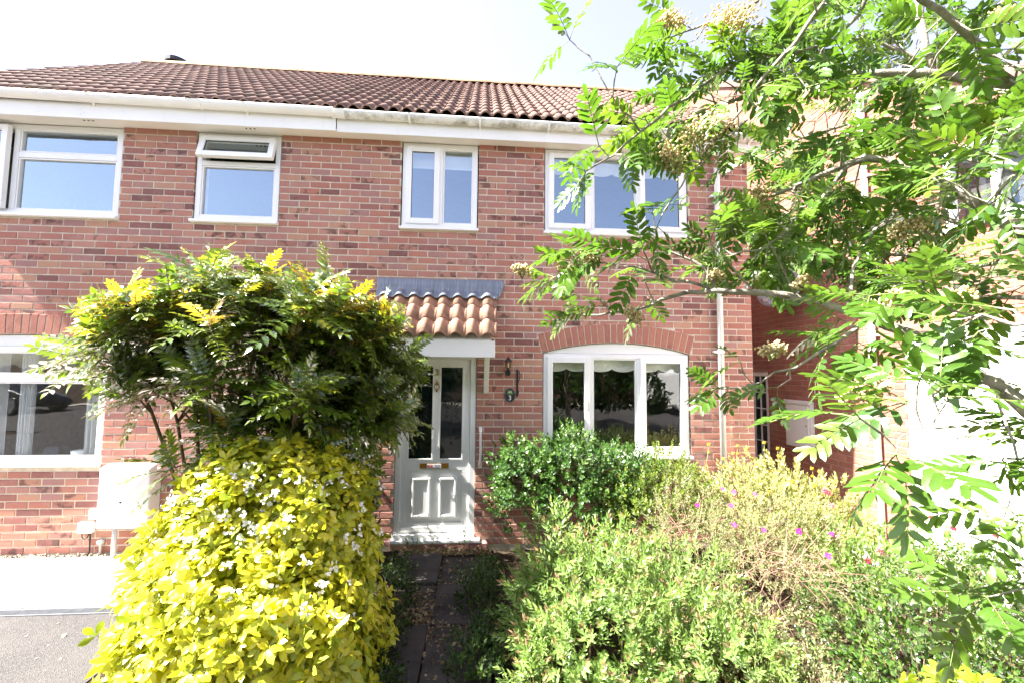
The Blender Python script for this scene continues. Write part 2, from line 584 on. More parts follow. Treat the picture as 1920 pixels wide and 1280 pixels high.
# drain channel with slotted steel grate
dc = empty("drain_channel", (1.0, -1.10, 0.0)); tag(dc, "slotted grey metal drain channel between pale slabs and dark asphalt", "drain")
INV = Matrix.Translation((-1.0, 1.10, 0))
o = MB().box(-4, 2.58, -1.150, -1.057, -0.05, -0.022).build("trough", M["dark"], dc); o.matrix_parent_inverse = INV
o = MB().box(-4, 2.58, -1.150, -1.139, -0.02, 0.006).box(-4, 2.58, -1.068, -1.057, -0.02, 0.006).build("rail", M["grate"], dc); o.matrix_parent_inverse = INV
gb = MB()
k = -4.0
while k < 2.56:
    gb.prism([(k, -1.138), (k + 0.008, -1.138), (k + 0.034, -1.069), (k + 0.026, -1.069)], -0.016, 0.005, "z")
    k += 0.024
o = gb.build("slat", M["grate"], dc); o.matrix_parent_inverse = INV; tag(o, kind="stuff")

# path to the door
path = empty("front_path", (4.66, -1.5, 0)); tag(path, kind="structure")
PINV = Matrix.Translation((-4.66, 1.5, 0))
o = MB().box(4.18, 5.16, -4.6, -0.02, -0.05, 0.0).build("path_base", M["soil"], path); o.matrix_parent_inverse = PINV
yy = -0.30
rows = 0
while yy > -4.4:
    ln = 0.62
    for x0, x1 in ((4.235, 4.655), (4.668, 5.115)):
        o = MB().box(x0, x1, -ln + 0.012, 0, -0.03, 0.028).build("paving_slab", M["path_slab"], path)
        o.matrix_parent_inverse = PINV
        o.location = (rnd.uniform(-0.004, 0.004), yy + rnd.uniform(-.004, .004), rnd.uniform(-0.006, 0.006) if rows else 0.0)
        o.rotation_euler = (rnd.uniform(-.008, .008), rnd.uniform(-.01, .01), 0)
        bevel(o, 0.006, 2)
    yy -= ln + 0.01
    rows += 1
edg = MB().box(5.128, 5.16, -4.3, -1.7, -0.03, 0.07).build("edging_board", M["path_slab"], path); edg.matrix_parent_inverse = PINV


# ------------------------------------------------------------------ brick laying
BL, BH, CH = 0.2150, 0.0655, 0.077


def brick_template(seed):
    r_ = random.Random(seed)
    j = lambda a: r_.uniform(-a, a)
    c = 0.0045
    V = []
    for (y, ins) in ((0.055, 0), (0.005, 0), (0.0, c)):
        for sx, sz_ in ((-1, -1), (1, -1), (1, 1), (-1, 1)):
            V.append((sx * (BL / 2 - ins) + j(0.0012), y + (j(0.0012) if ins else 0), sz_ * (BH / 2 - ins) + j(0.0012)))
    F = []
    for a in (0, 4):
        for i in range(4):
            k_ = (i + 1) % 4
            F.append((a + i, a + 4 + i, a + 4 + k_, a + k_))
    F.append((8, 11, 10, 9))
    F = [tuple(reversed(f)) for f in F]
    return np.array(V), np.array(F)


BRICKS = [brick_template(s) for s in range(6)]
BRICK_ME = {}


def brick_mesh(kind, i):
    if (kind, i) not in BRICK_ME:
        me = np_mesh("brick", *BRICKS[i], facet=True)
        me.materials.append(M[kind])
        BRICK_ME[(kind, i)] = me
    return BRICK_ME[(kind, i)]


def lay_bricks(x0, x1, c0, c1, openings, zbase=3.475, xoff=0.0, ztop=None, arches=(), tooth=()):
    """stretcher bond: list of (xc, zc, width)"""
    out = []
    for c in range(c0, c1):
        zb = zbase + CH * c
        zc = zb + CH / 2
        zlo, zhi = zc - BH / 2 + 0.004, zc + BH / 2 - 0.004
        cuts = []
        for (a, b, p, q) in openings:
            if zhi > p and zlo < q:
                cuts.append((a, b))
        for (xa, za, re, half_b, zs) in arches:
            if zs - 0.02 < zc < za + re:
                w = math.sqrt(max(0, re * re - (zc - za) ** 2))
                w = min(w, half_b + (zc - zs) * 0.28)
                cuts.append((xa - w - 0.006, xa + w + 0.006))
        e0, e1 = x0, x1
        ph0 = xoff + (0.1125 if c % 2 else 0.0)
        if "l" in tooth: e0 = ph0 + 0.225 * round((x0 - ph0) / 0.225 + 0.01) + 0.0051       # the bond runs on across the party line
        if "r" in tooth: e1 = ph0 + 0.225 * round((x1 - ph0) / 0.225 + 0.01) - 0.0049
        segs = [(e0, e1)]
        for a, b in sorted(cuts):
            ns = []
            for s0, s1 in segs:
                if b <= s0 or a >= s1:
                    ns.append((s0, s1))
                else:
                    if a - s0 > 0.02: ns.append((s0, a))
                    if s1 - b > 0.02: ns.append((b, s1))
            segs = ns
        ph = xoff + (0.1125 if c % 2 else 0.0)
        for s0, s1 in segs:
            i = math.floor((s0 - ph) / 0.225)
            while ph + 0.225 * i < s1:
                a, b = max(ph + 0.225 * i + 0.005, s0), min(ph + 0.225 * (i + 1) - 0.005, s1)
                if b - a > 0.028:
                    if ztop is None or zb + CH < min(ztop(a), ztop(b)):
                        out.append(((a + b) / 2, zc, b - a))
                i += 1
    return out


def place_bricks(wall, bricks, kind, score, nmax=300):
    """the NMAX that show largest become objects of their own, the rest one joined part"""
    order = sorted(range(len(bricks)), key=lambda i: -score(bricks[i]))
    for i in order[:nmax]:
        xc, zc, w = bricks[i]
        o = link(bpy.data.objects.new("brick", brick_mesh(kind, rnd.randrange(6))), wall)
        o.location = (xc, rnd.uniform(-0.0015, 0.0015), zc)
        o.scale = (w / BL, 1, 1)
    rest = order[nmax:]
    if not rest:
        return
    Vs, Fs, T = [], [], []
    for n, i in enumerate(rest):
        xc, zc, w = bricks[i]
        bv, bf = BRICKS[rnd.randrange(6)]
        Vs.append(bv * (w / BL, 1, 1) + (xc, rnd.uniform(-0.0015, 0.0015), zc))
        Fs.append(bf + n * 12)
        T.append(np.full(12, rnd.random()))
    me = np_mesh("brickwork", np.concatenate(Vs), np.concatenate(Fs), np.concatenate(T), facet=True)
    o = mesh_obj("brickwork", me, wall, [M[kind]])
    tag(o, kind="stuff")


def wall_slab(mb, x0, x1, z0, z1, y0, y1, openings):
    xs = sorted({x0, x1, *[min(max(v, x0), x1) for o in openings for v in o[:2]]})
    zs = sorted({z0, z1, *[min(max(v, z0), z1) for o in openings for v in o[2:]]})
    for xa, xb in zip(xs, xs[1:]):
        run = None
        for za, zb in zip(zs, zs[1:]):
            xm, zm = (xa + xb) / 2, (za + zb) / 2
            solid = not any(o[0] < xm < o[1] and o[2] < zm < o[3] for o in openings)
            if solid:
                run = (run[0], zb) if run else (za, zb)
            if (not solid or zb == zs[-1]) and run:
                mb.box(xa, xb, y0, y1, run[0], run[1])
                run = None


def brick_score(to_world, blocked=lambda x, y: False):
    def f(b):
        p = to_world(b)
        v = in_view(p, 0)
        if v is None:
            return 0.0
        s = b[2] / (Vector(p) - CAM).length_squared
        return s * (0.2 if blocked(v[0], v[1]) else 1.0)
    return f


# ------------------------------------------------------------------ windows
def scallop(x0, x1, ztop, zbot, n, drop):
    pts = [(x1, ztop), (x0, ztop)]
    for i in range(n):
        a, b = x0 + (x1 - x0) * i / n, x0 + (x1 - x0) * (i + 1) / n
        for k_ in range(9):
            t = k_ / 8
            if i and k_ == 0:
                continue
            pts.append((a + (b - a) * t, zbot - drop * math.sin(math.pi * t) ** 0.6))
    return pts


def window(house, x0, x1, z0, z1, lights, mull, blind=None, head=None, curtains=(), gl="glass"):
    """lights: (x0,x1,z0,z1,kind); mull: bars (x0,x1,z0,z1)"""
    W = 0.055
    mb = MB().frame(x0, x1, z0, z1, W, 0.018, 0.085)
    for (a, b, c, d) in mull:
        mb.box(a, b, 0.019, 0.084, c, d)
    win = bevel(mb.build("window", M["upvc"], house), 0.004)
    s_ = MB().box(x0 - 0.02, x1 + 0.02, -0.042, 0.10, z0 - 0.034, z0 - 0.002).build("sill", M["upvc"], win); bevel(s_, 0.006)
    for (a, b, c, d, kind) in lights:
        if kind == "fixed":
            f = bevel(MB().frame(a, b, c, d, 0.016, 0.026, 0.07).build("bead", M["upvc"], win), 0.003)
            gx0, gx1, gz0, gz1, gy = a + 0.016, b - 0.016, c + 0.016, d - 0.016, 0.052
            MB().box(gx0 - .004, gx1 + .004, gy, gy + 0.006, gz0 - .004, gz1 + .004).build("pane", M[gl], win)
        else:
            e = 0.012
            a, b, c, d = a - e, b + e, c - e, d + e
            sash = bevel(MB().frame(a, b, c, d, 0.064, -0.006, 0.045).build("sash", M["upvc"], win), 0.005)
            pane = MB().box(a + 0.060, b - 0.060, 0.018, 0.024, c + 0.060, d - 0.060).build("pane", M[gl], win)
            gas = MB().frame(a + 0.062, b - 0.062, c + 0.062, d - 0.062, 0.005, 0.008, 0.017).build("gasket", M["dark"], win)
            if kind == "top":                                             # top-hung light pushed open at its foot
                for o in (sash, pane, gas):
                    o.matrix_local = Matrix.Translation((0, -0.01, d)) @ Matrix.Rotation(R(-17), 4, "X") @ Matrix.Translation((0, 0, -d))
            if kind == "side":                                            # casement standing ajar, hinged on its left stile
                for o in (sash, pane, gas):
                    o.matrix_local = Matrix.Translation((a, -0.01, 0)) @ Matrix.Rotation(R(-3.5), 4, "Z") @ Matrix.Translation((-a, 0, 0))
            if kind == "handle":
                h = MB().box(b - 0.045, b - 0.030, -0.022, -0.006, (c + d) / 2 - 0.05, (c + d) / 2 + 0.06).build("handle", M["upvc"], win)
                bevel(h, 0.004)
    if head:
        mb = MB()
        xa, za, ri = head
        hw = (x1 - x0) / 2 - 0.004
        pts = [(xa - hw, z1 + 0.003)]
        pts += [(xa + hw, z1 + 0.003)]
        for k_ in range(17):
            xx = hw - 2 * hw * k_ / 16
            pts.append((xa + xx, za + math.sqrt((ri - 0.008) ** 2 - xx * xx)))
        o = MB().prism(pts, 0.030, 0.085, "y").build("arch_panel", M["upvc"], win)
        bevel(o, 0.004)
    if blind:
        kind, bz = blind
        for (a, b, c, d, k2) in lights:
            if d < bz:
                continue
            if kind == "scallop":
                n = max(1, round((b - a) / 0.27))
                pts = scallop(a - 0.02, b + 0.02, d + 0.03, bz, n, 0.035)
                MB().prism(pts, 0.135, 0.137, "y").build("blind", M["blind"], win)
            else:
                o = MB().box(a - 0.03, b + 0.03, 0.128, 0.131, bz, d + 0.03).build("blind", M["blind"], win)
                MB().box(a - 0.03, b + 0.03, 0.118, 0.127, bz - 0.004, bz + 0.018).build("blind_bar", M["upvc"], win)
    for (a, b) in curtains:
        n = 40
        mb = MB()
        base_ = 0
        for k_ in range(n + 1):
            t = k_ / n
            xx = a + (b - a) * t
            y_ = 0.16 + 0.022 * math.sin(t * 34 + math.sin(t * 9))
            mb.v += [(xx, y_, z0 + 0.05), (xx, y_ - 0.01, z1 - 0.05)]
        for k_ in range(n):
            mb.face([2 * k_, 2 * k_ + 2, 2 * k_ + 3, 2 * k_ + 1])
        smooth(mb.build("curtain", M["net"], win))
    # the room behind, open towards the glass
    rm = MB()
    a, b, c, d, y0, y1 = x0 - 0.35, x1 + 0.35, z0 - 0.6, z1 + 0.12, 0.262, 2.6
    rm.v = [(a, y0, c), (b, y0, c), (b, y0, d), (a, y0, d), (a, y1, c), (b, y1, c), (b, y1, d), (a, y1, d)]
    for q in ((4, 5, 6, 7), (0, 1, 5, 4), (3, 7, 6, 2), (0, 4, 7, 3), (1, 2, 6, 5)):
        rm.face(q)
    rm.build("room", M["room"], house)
    return win


def net_material():
    t = NT("net_curtain")
    d = t.add("BsdfDiffuse"); d.inputs["Color"].default_value = (0.82, 0.83, 0.84, 1)
    tl = t.add("BsdfTranslucent"); tl.inputs["Color"].default_value = (0.8, 0.82, 0.84, 1)
    tr = t.add("BsdfTransparent")
    a = t.add("MixShader"); a.inputs[0].default_value = 0.4
    t.l.new(d.outputs[0], a.inputs[1]); t.l.new(tl.outputs[0], a.inputs[2])
    b = t.add("MixShader"); b.inputs[0].default_value = 0.35
    t.l.new(a.outputs[0], b.inputs[1]); t.l.new(tr.outputs[0], b.inputs[2])
    t.l.new(b.outputs[0], t.out.inputs["Surface"])
    return t.m


M["net"] = net_material()


# ------------------------------------------------------------------ pantiled roofs
def tile_template(width, length, h, thick, seg=9):
    """one double-roll tile, lower edge at v=0, running up +v; returns verts, faces (u, v, n)"""
    prof = []
    half = width / 2
    for k_ in range(2):
        for i in range(seg):
            t = i / seg
            if t < 0.72:
                z_ = h * math.sin(math.pi * t / 0.72) ** 0.7
            else:
                z_ = -0.10 * h * math.sin(math.pi * (t - 0.72) / 0.28)
            prof.append((k_ * half + t * half, z_))
    prof.append((width, 0.0))
    n = len(prof)
    V = [(u, 0.0, z_ + thick) for u, z_ in prof] + [(u, length, z_ + thick) for u, z_ in prof] + [(u, 0.004, z_) for u, z_ in prof] + [(u, length, z_) for u, z_ in prof]
    F = []
    for i in range(n - 1):
        F.append((i, i + 1, n + i + 1, n + i))
        F.append((2 * n + i, 2 * n + i + 1, i + 1, i))
    F.append((0, n, 3 * n, 2 * n)); F.append((n - 1, 3 * n - 1, 4 * n - 1, 2 * n - 1))
    return V, F


def lay_roof(parent, x0, x1, y0, z0, slope, length, gauge, wid, kind, h, name="tile", th=0.014, jitter=0.002, roll=0.0):
    """tiles as single objects; slope in radians; plane starts at (y0,z0) rising towards +y"""
    V, F = tile_template(wid, gauge + 0.075, h, th)
    me = bpy.data.meshes.new(name)
    me.from_pydata(V, [], F)
    me.update()
    me.polygons.foreach_set("use_smooth", [i % 2 == 0 for i in range(len(F))])
    me.materials.append(M[kind])
    ncol = round((x1 - x0) / wid)
    w = (x1 - x0) / ncol
    nrow = math.ceil((length - 0.02) / gauge)
    for r_ in range(nrow):
        s_ = r_ * gauge
        for c in range(ncol):
            o = link(bpy.data.objects.new(name, me), parent)
            tilt = slope - 0.035
            o.rotation_euler = (tilt + rnd.uniform(-.004, .004), 0, rnd.uniform(-.003, .003))
            o.scale = (w / wid * 1.002, 1, 1)
            o.location = (x0 + c * w + rnd.uniform(-jitter, jitter), y0 + s_ * math.cos(slope), z0 + s_ * math.sin(slope) + 0.030 + rnd.uniform(-jitter, jitter))
# ------------------------------------------------------------------ the pair of semi-detached houses
PX = 3.365                                # party line
SL = math.atan(0.81)
EY, EZ = -0.235, 4.835                    # lower edge of the roof plane
RY = 3.12                                 # ridge
RZ = EZ + 0.81 * (RY - EY)
WT = 4.622                                # wall top / soffit level
ARCH_RI, ARCH_RISE = 3.2, 0.125
OFFSET_INV = {}


def root_at(name, loc, rz=0.0):
    e = empty(name, loc, rz)
    return e


class Kid:
    """lets world-space meshes hang on a root that stands at the foot of its thing"""
    def __init__(s, root):
        s.root, s.inv = root, Matrix.Translation(-root.location)

    def __call__(s, o):
        o.parent = s.root
        o.matrix_parent_inverse = s.inv
        return o


def voussoirs(wall, xa, zs, kind="brick_arch", n=24):
    """segmental arch of bricks on end, springing at zs"""
    zc = zs + ARCH_RISE - ARCH_RI
    amax = math.asin(0.885 / ARCH_RI) + 0.001
    me = None
    mort = MB()
    for k_ in range(n):
        a = -amax + 2 * amax * (k_ + 0.5) / n
        da = amax / n
        ri, re = ARCH_RI + 0.004, ARCH_RI + 0.219
        if me is None:
            t0 = 0.0045 / ri
            pts = lambda r0, r1, dd: [(-r0 * math.sin(dd), r0 * math.cos(dd)), (r0 * math.sin(dd), r0 * math.cos(dd)), (r1 * math.sin(dd), r1 * math.cos(dd)), (-r1 * math.sin(dd), r1 * math.cos(dd))]
            A, B = pts(ri, re, da - t0), pts(ri + 0.004, re - 0.004, da - t0 - 0.004 / ri)
            V = [(x_, 0.06, z_) for x_, z_ in A] + [(x_, 0.004, z_) for x_, z_ in A] + [(x_, 0.0, z_) for x_, z_ in B]
            F = [(i, (i + 1) % 4, 4 + (i + 1) % 4, 4 + i) for i in range(4)] + [(4 + i, 4 + (i + 1) % 4, 8 + (i + 1) % 4, 8 + i) for i in range(4)] + [(8, 9, 10, 11)]
            me = bpy.data.meshes.new("arch_brick")
            me.from_pydata(V, [], F)
            me.update()
            me.materials.append(M[kind])
        o = link(bpy.data.objects.new("arch_brick", me), wall)
        o.location = (xa, -0.004 + rnd.uniform(-0.0012, 0.0012), zc)
        o.rotation_euler = (0, a, 0)
    pts = []
    for k_ in range(17):
        a = -amax + 2 * amax * k_ / 16
        pts.append((xa + ARCH_RI * math.sin(a), zc + ARCH_RI * math.cos(a)))
    for k_ in range(17):
        a = amax - 2 * amax * k_ / 16
        pts.append((xa + (ARCH_RI + 0.223) * math.sin(a), zc + (ARCH_RI + 0.223) * math.cos(a)))
    mb = MB()
    m = len(pts)
    for i in range(16):
        q = [pts[i], pts[i + 1], pts[m - 2 - i], pts[m - 1 - i]]
        mb.prism(q, 0.0010, 0.20, "y")
    mb.build("arch_mortar", M["mortar"], wall)


def build_house(name, label, cat, x0, x1, openings, arch_x, fascia_y, gutter_mat, blocked, group):
    root = root_at(name, ((x0 + x1) / 2, 0.0, 0.0))
    tag(root, label, cat, group)
    kid = Kid(root)
    zs = 2.165
    ops = [o[:] for o in openings]
    slab_ops = [(o[0], o[1], o[2], (zs + ARCH_RISE + 0.03 if abs((o[0] + o[1]) / 2 - arch_x) < 0.05 and o[2] < 2 and o[1] - o[0] > 1.2 else o[3])) for o in ops]
    mb = MB()
    wall_slab(mb, x0, x1, -0.05, WT, 0.0045, 0.26, slab_ops)
    # back wall and the two gable ends
    mb.box(x0, x1, 2 * RY - EY - 0.45, 2 * RY - EY - 0.2, -0.05, WT)
    gable = [(0.262, -0.05), (2 * RY - EY - 0.452, -0.05), (2 * RY - EY - 0.452, WT + 0.1), (RY, RZ - 0.12), (0.262, WT + 0.1)]
    mb.prism(gable, x0, x0 + 0.24, "x").prism(gable, x1 - 0.24, x1, "x")
    wall = kid(mb.build("wall", M["mortar"]))
    bricks = lay_bricks(x0 + 0.001 if x0 < 0 else PX, x1 - 0.001 if x0 > 0 else PX, -45, 15, ops, tooth="r" if x0 < 0 else "l", arches=[(arch_x, zs + ARCH_RISE - ARCH_RI, ARCH_RI + 0.219, 0.893, zs)])
    bricks = [b for b in bricks if b[1] + 0.03 < WT]
    place_bricks(wall, bricks, "brick", brick_score(lambda b: (b[0], 0, b[1]), blocked))
    voussoirs(wall, arch_x, zs)
    # eaves
    soff = kid(MB().box(x0 - (0.08 if x0 < 0 else -0.001), x1 + (0.08 if x0 > 0 else -0.001), fascia_y + 0.004, 0.24, WT, WT + 0.012).build("soffit", M["soffit"]))
    fas = kid(MB().box(x0 - (0.10 if x0 < 0 else -0.002), x1 + (0.10 if x0 > 0 else -0.002), fascia_y - 0.018, fascia_y, WT - 0.022, WT + 0.20).build("fascia", M["fascia"]))
    bevel(fas, 0.004)
    for q in range(12):
        a = x0 + 0.25 + q * 0.42
        if a < x1 - 0.1:
            nl = MB().lathe([(0.004, -0.0205), (0.004, -0.018)], (a, fascia_y, WT + 0.02), 6, "y").build("nail", M["grey_plastic"], fas)
            nl2 = MB().lathe([(0.004, -0.0205), (0.004, -0.018)], (a + 0.005, fascia_y, WT + 0.07), 6, "y").build("nail", M["grey_plastic"], fas)
    # roof slab under the tiles and tiles on it
    rmb = MB()
    xa, xb = x0 - (0.06 if x0 < 0 else 0.0), x1 + (0.06 if x0 > 0 else 0.0)
    prof = [(EY + 0.03, EZ - 0.012), (RY, RZ - 0.01), (2 * RY - EY, EZ - 0.01), (2 * RY - EY, EZ - 0.10), (RY, RZ - 0.12), (EY + 0.03, EZ - 0.07)]
    rmb.prism(prof, xa, xb, "x")
    roof = kid(rmb.build("roof", M["asphalt_roof"]))
    L = (RY - EY) / math.cos(SL)
    lay_roof(roof, xa, xb, EY, EZ - 0.028, SL, L, 0.300, 0.292, "tile", 0.036)
    n = round((xb - xa) / 0.45)
    prof = [(0.125 * math.cos(R(180 - 180 * k_ / 8)), 0.125 * math.sin(R(180 * k_ / 8)) * 0.8) for k_ in range(9)]
    outl = prof + [(x_ * 0.86, z_ * 0.86) for x_, z_ in reversed(prof)]
    rme = None
    for k_ in range(n):
        if rme is None:
            rme = MB().prism(outl, 0, (xb - xa) / n - 0.006, "x").mesh("ridge_tile")
            rme.materials.append(M["ridge"])
        o = link(bpy.data.objects.new("ridge_tile", rme), roof)
        o.location = (xa + k_ * (xb - xa) / n + 0.003, RY, RZ - 0.03 + rnd.uniform(-.004, .004))
    return root, kid, wall, roof


def gutter(house, kid, x0, x1, z0, z1, yc, mat, brackets, unions=()):
    mb = MB()
    n = 10
    prof = [(0.056 * math.cos(math.pi + math.pi * k_ / n), 0.056 * math.sin(math.pi + math.pi * k_ / n)) for k_ in range(n + 1)]
    prof = [(p[0] * 1.0, p[1] * 1.15) for p in prof]
    prof[0] = (prof[0][0] - 0.006, 0.004)
    inner = [(p[0] * 0.93, p[1] * 0.93) for p in reversed(prof)]
    outl = prof + inner
    m = len(outl)
    for t, z_ in ((x0, z0), (x1, z1)):
        mb.v += [(t, yc + p[0], z_ + p[1]) for p in outl]
    for i in range(m):
        j = (i + 1) % m
        mb.face([i, j, m + j, m + i])
    gt = kid(mb.build("gutter", mat))
    smooth(gt)
    zz = lambda xx: z0 + (z1 - z0) * (xx - x0) / (x1 - x0)
    for b in brackets:
        q = MB()
        pr = [(p[0] * 1.07 - 0.001, p[1] * 1.07) for p in prof]
        out2 = pr + [(p[0] * 0.985, p[1] * 0.985) for p in reversed(prof)]
        q.prism([(yc + p[0], zz(b) + p[1]) for p in out2], b - 0.013, b + 0.013, "x")
        q.prism([(yc + 0.02, zz(b) - 0.062), (yc + 0.055, zz(b) - 0.10), (yc + 0.064, zz(b) - 0.10), (yc + 0.062, zz(b) - 0.01), (yc + 0.05, zz(b) - 0.02), (yc + 0.03, zz(b) - 0.055)], b - 0.010, b + 0.010, "x")
        o = q.build("bracket", M["gutter_clean"], gt)
    for b in unions:
        q = MB()
        for dx in (-0.055, 0.055):
            out2 = [(p[0] * 1.10 - 0.001, p[1] * 1.10) for p in prof] + [(p[0] * 0.985, p[1] * 0.985) for p in reversed(prof)]
            q.prism([(yc + p[0], zz(b) + p[1]) for p in out2], b + dx - 0.016, b + dx + 0.016, "x")
        out2 = [(p[0] * 1.05 - 0.001, p[1] * 1.05) for p in prof] + [(p[0] * 0.985, p[1] * 0.985) for p in reversed(prof)]
        q.prism([(yc + p[0], zz(b) + p[1]) for p in out2], b - 0.039, b + 0.039, "x")
        q.build("union_clip", M["gutter_clean"], gt)
    return gt


R_OPS = [(4.062, 4.962, 3.566, 4.7), (5.745, 7.522, 3.566, 4.7), (5.735, 7.502, 0.945, 2.165), (4.075, 4.975, 0.062, 2.16)]
L_OPS = [(-0.775, 1.002, 3.566, 4.7), (1.775, 2.705, 3.566, 4.7), (-0.752, 1.012, 0.905, 2.165)]
shrubby = lambda x_, y_: (190 < x_ < 760 and y_ > 470) or (y_ > 840 and x_ > 930) or (x_ > 1240 and y_ < 480)
RH, rk, r_wall, r_roof = build_house("brick_house", "red brick house half with clay tiled porch over a white panelled door, dirty gutter", "house", PX, 8.29, R_OPS, 6.6185, -0.150, M["gutter_dirty"], shrubby, "semi-detached brick houses")
LH, lk, l_wall, l_roof = build_house("brick_house", "red brick house half with clean white gutter and open top window, left of porch", "house", -1.22, PX, L_OPS, 0.130, -0.172, M["gutter_clean"], shrubby, "semi-detached brick houses")

gutter(RH, rk, PX, 8.37, 4.803, 4.768, -0.212, M["gutter_dirty"], (4.18, 4.97, 5.76, 6.6, 7.4, 8.2), (3.40,))
gutter(LH, lk, -1.35, PX - 0.003, 4.833, 4.803, -0.234, M["gutter_clean"], (-0.2, 0.84, 2.42), (1.90,))

# windows, right house
HZ = 2.165 + ARCH_RISE - ARCH_RI
w4 = window(None, 4.075, 4.950, 3.60, 4.612, [(4.130, 4.492, 3.655, 4.557, "sash"), (4.545, 4.895, 3.655, 4.557, "fixed")], [(4.497, 4.543, 3.655, 4.557)], ("plain", 4.36), gl="glass_sky_tint"); rk(w4)
w5 = window(None, 5.757, 7.510, 3.60, 4.612, [(5.812, 6.292, 3.655, 4.557, "handle"), (6.345, 6.875, 3.655, 4.557, "fixed"), (6.928, 7.455, 3.655, 4.557, "sash")],
            [(6.297, 6.343, 3.655, 4.557), (6.877, 6.923, 3.655, 4.557)], ("scallop", 4.395), gl="glass_sky_tint"); rk(w5)
w2 = window(None, 5.747, 7.490, 0.98, 2.160, [(5.802, 6.277, 1.035, 2.105, "handle"), (6.330, 6.860, 1.035, 2.105, "fixed"), (6.913, 7.435, 1.035, 2.105, "sash")],
            [(6.282, 6.328, 1.035, 2.105), (6.862, 6.908, 1.035, 2.105)], ("scallop", 1.985), head=(6.6185, HZ, ARCH_RI)); rk(w2)
# windows, left house
w1 = window(None, -0.763, 0.990, 3.60, 4.612, [(-0.708, -0.150, 3.655, 4.557, "side"), (-0.077, 0.935, 4.300, 4.557, "fixed"), (-0.077, 0.935, 3.655, 4.235, "fixed")],
            [(-0.135, -0.079, 3.655, 4.557), (-0.079, 0.935, 4.237, 4.298)], None, gl="glass_sky_tint"); lk(w1)
w3 = window(None, 1.787, 2.693, 3.60, 4.612, [(1.842, 2.638, 4.300, 4.557, "top"), (1.842, 2.638, 3.655, 4.235, "fixed")], [(1.842, 2.638, 4.237, 4.290)], None, gl="glass_sky_tint"); lk(w3)
w0 = window(None, -0.740, 1.000, 0.94, 2.160, [(-0.685, 0.945, 1.865, 2.105, "fixed"), (-0.685, 0.945, 0.995, 1.785, "fixed")], [(-0.685, 0.945, 1.787, 1.863)], None,
            head=(0.130, HZ, ARCH_RI), curtains=((-0.70, -0.10), (0.02, 0.17), (0.70, 0.96))); lk(w0)
for o in list(SC.objects):
    if o.name.startswith("room") and o.parent is None:
        (lk if o.data.vertices[0].co.x < 2.2 else rk)(o)

# soffit vents
for vx in (0.72, 2.41):
    for k_ in (-0.045, 0, 0.045):
        lk(MB().lathe([(0.011, -0.002), (0.011, 0.003)], (vx + k_, -0.105, WT), 10).build("soffit_vent", M["dark"]))
# flue terminal just behind the left end of the ridge
o = lk(MB().lathe([(0.16, 0.0), (0.16, 0.33)], (-1.02, RY + 0.45, RZ - 0.02), 20).build("flue", M["ridge"]))
o = lk(MB().lathe([(0.17, 0.335), (0.21, 0.345), (0.21, 0.42), (0.15, 0.435)], (-1.02, RY + 0.45, RZ - 0.02), 20).build("flue_cap", M["black_metal"]))

# downpipe with clips on the right house
mb = MB()
px_ = 7.862
mb.tube([(px_, -0.205, 4.72), (px_, -0.20, 4.66), (px_, -0.10, 4.52), (px_, -0.052, 4.45), (px_, -0.052, 0.05)], 0.034, 14)
dp = rk(smooth(mb.build("downpipe", M["upvc"])))
for z_ in (4.1, 2.20, 0.6):
    MB().box(px_ - 0.075, px_ + 0.045, -0.05, -0.001, z_ - 0.013, z_ + 0.013).lathe([(0.039, -0.016), (0.039, 0.016)], (px_, -0.052, z_), 14).build("pipe_clip", M["upvc"], dp)

# ------------------------------------------------------------------ front door
M["door_glass"] = glass("door_glass", 1.5, (0.55, 0.62, 0.62), 0.01, 0.03)
M["door_backing"] = simple("obscured_glass", (0.035, 0.060, 0.066), 0.5, 0.3, 0.2, 6)
M["etch"] = simple("etched_pattern", (0.012, 0.014, 0.015), 0.4, 0.5)
M["sticker"] = simple("sticker_paper", (0.70, 0.66, 0.66), 0.5, 0.3)
M["sticker_red"] = simple("sticker_red_print", (0.50, 0.09, 0.09), 0.5, 0.3)
M["sticker_grey"] = simple("sticker_grey_print", (0.30, 0.30, 0.36), 0.5, 0.3)
mb = MB()
mb.box(4.080, 4.145, 0.015, 0.085, 0.13, 2.15).box(4.905, 4.970, 0.015, 0.085, 0.13, 2.15).box(4.146, 4.904, 0.016, 0.084, 2.075, 2.149)
door = rk(bevel(mb.build("front_door", M["upvc"]), 0.005))
sl = bevel(MB().box(4.06, 5.035, -0.07, 0.10, 0.065, 0.098).box(4.08, 4.972, -0.02, 0.09, 0.099, 0.142).build("sill", M["upvc"], door), 0.006)
lf = MB()
ops = [(4.211, 4.488, 0.948, 1.996), (4.559, 4.825, 0.948, 1.996)]
wall_slab(lf, 4.148, 4.902, 0.150, 2.072, 0.035, 0.080, ops + [(4.200, 4.826, 0.248, 0.829)])
lf.box(4.201, 4.825, 0.046, 0.079, 0.249, 0.828)
leaf = lf.build("door_leaf", M["upvc"], door)
bar = bevel(MB().box(4.150, 4.900, 0.022, 0.034, 0.170, 0.215).build("weather_bar", M["upvc"], door), 0.005)
for (a, b) in ((4.268, 4.474), (4.571, 4.765)):
    mb = MB().frame(a, b, 0.315, 0.745, 0.026, 0.022, 0.0455).box(a + 0.0265, b - 0.0265, 0.034, 0.0455, 0.3415, 0.7185)
    bevel(mb.build("door_panel", M["upvc"], door), 0.007)
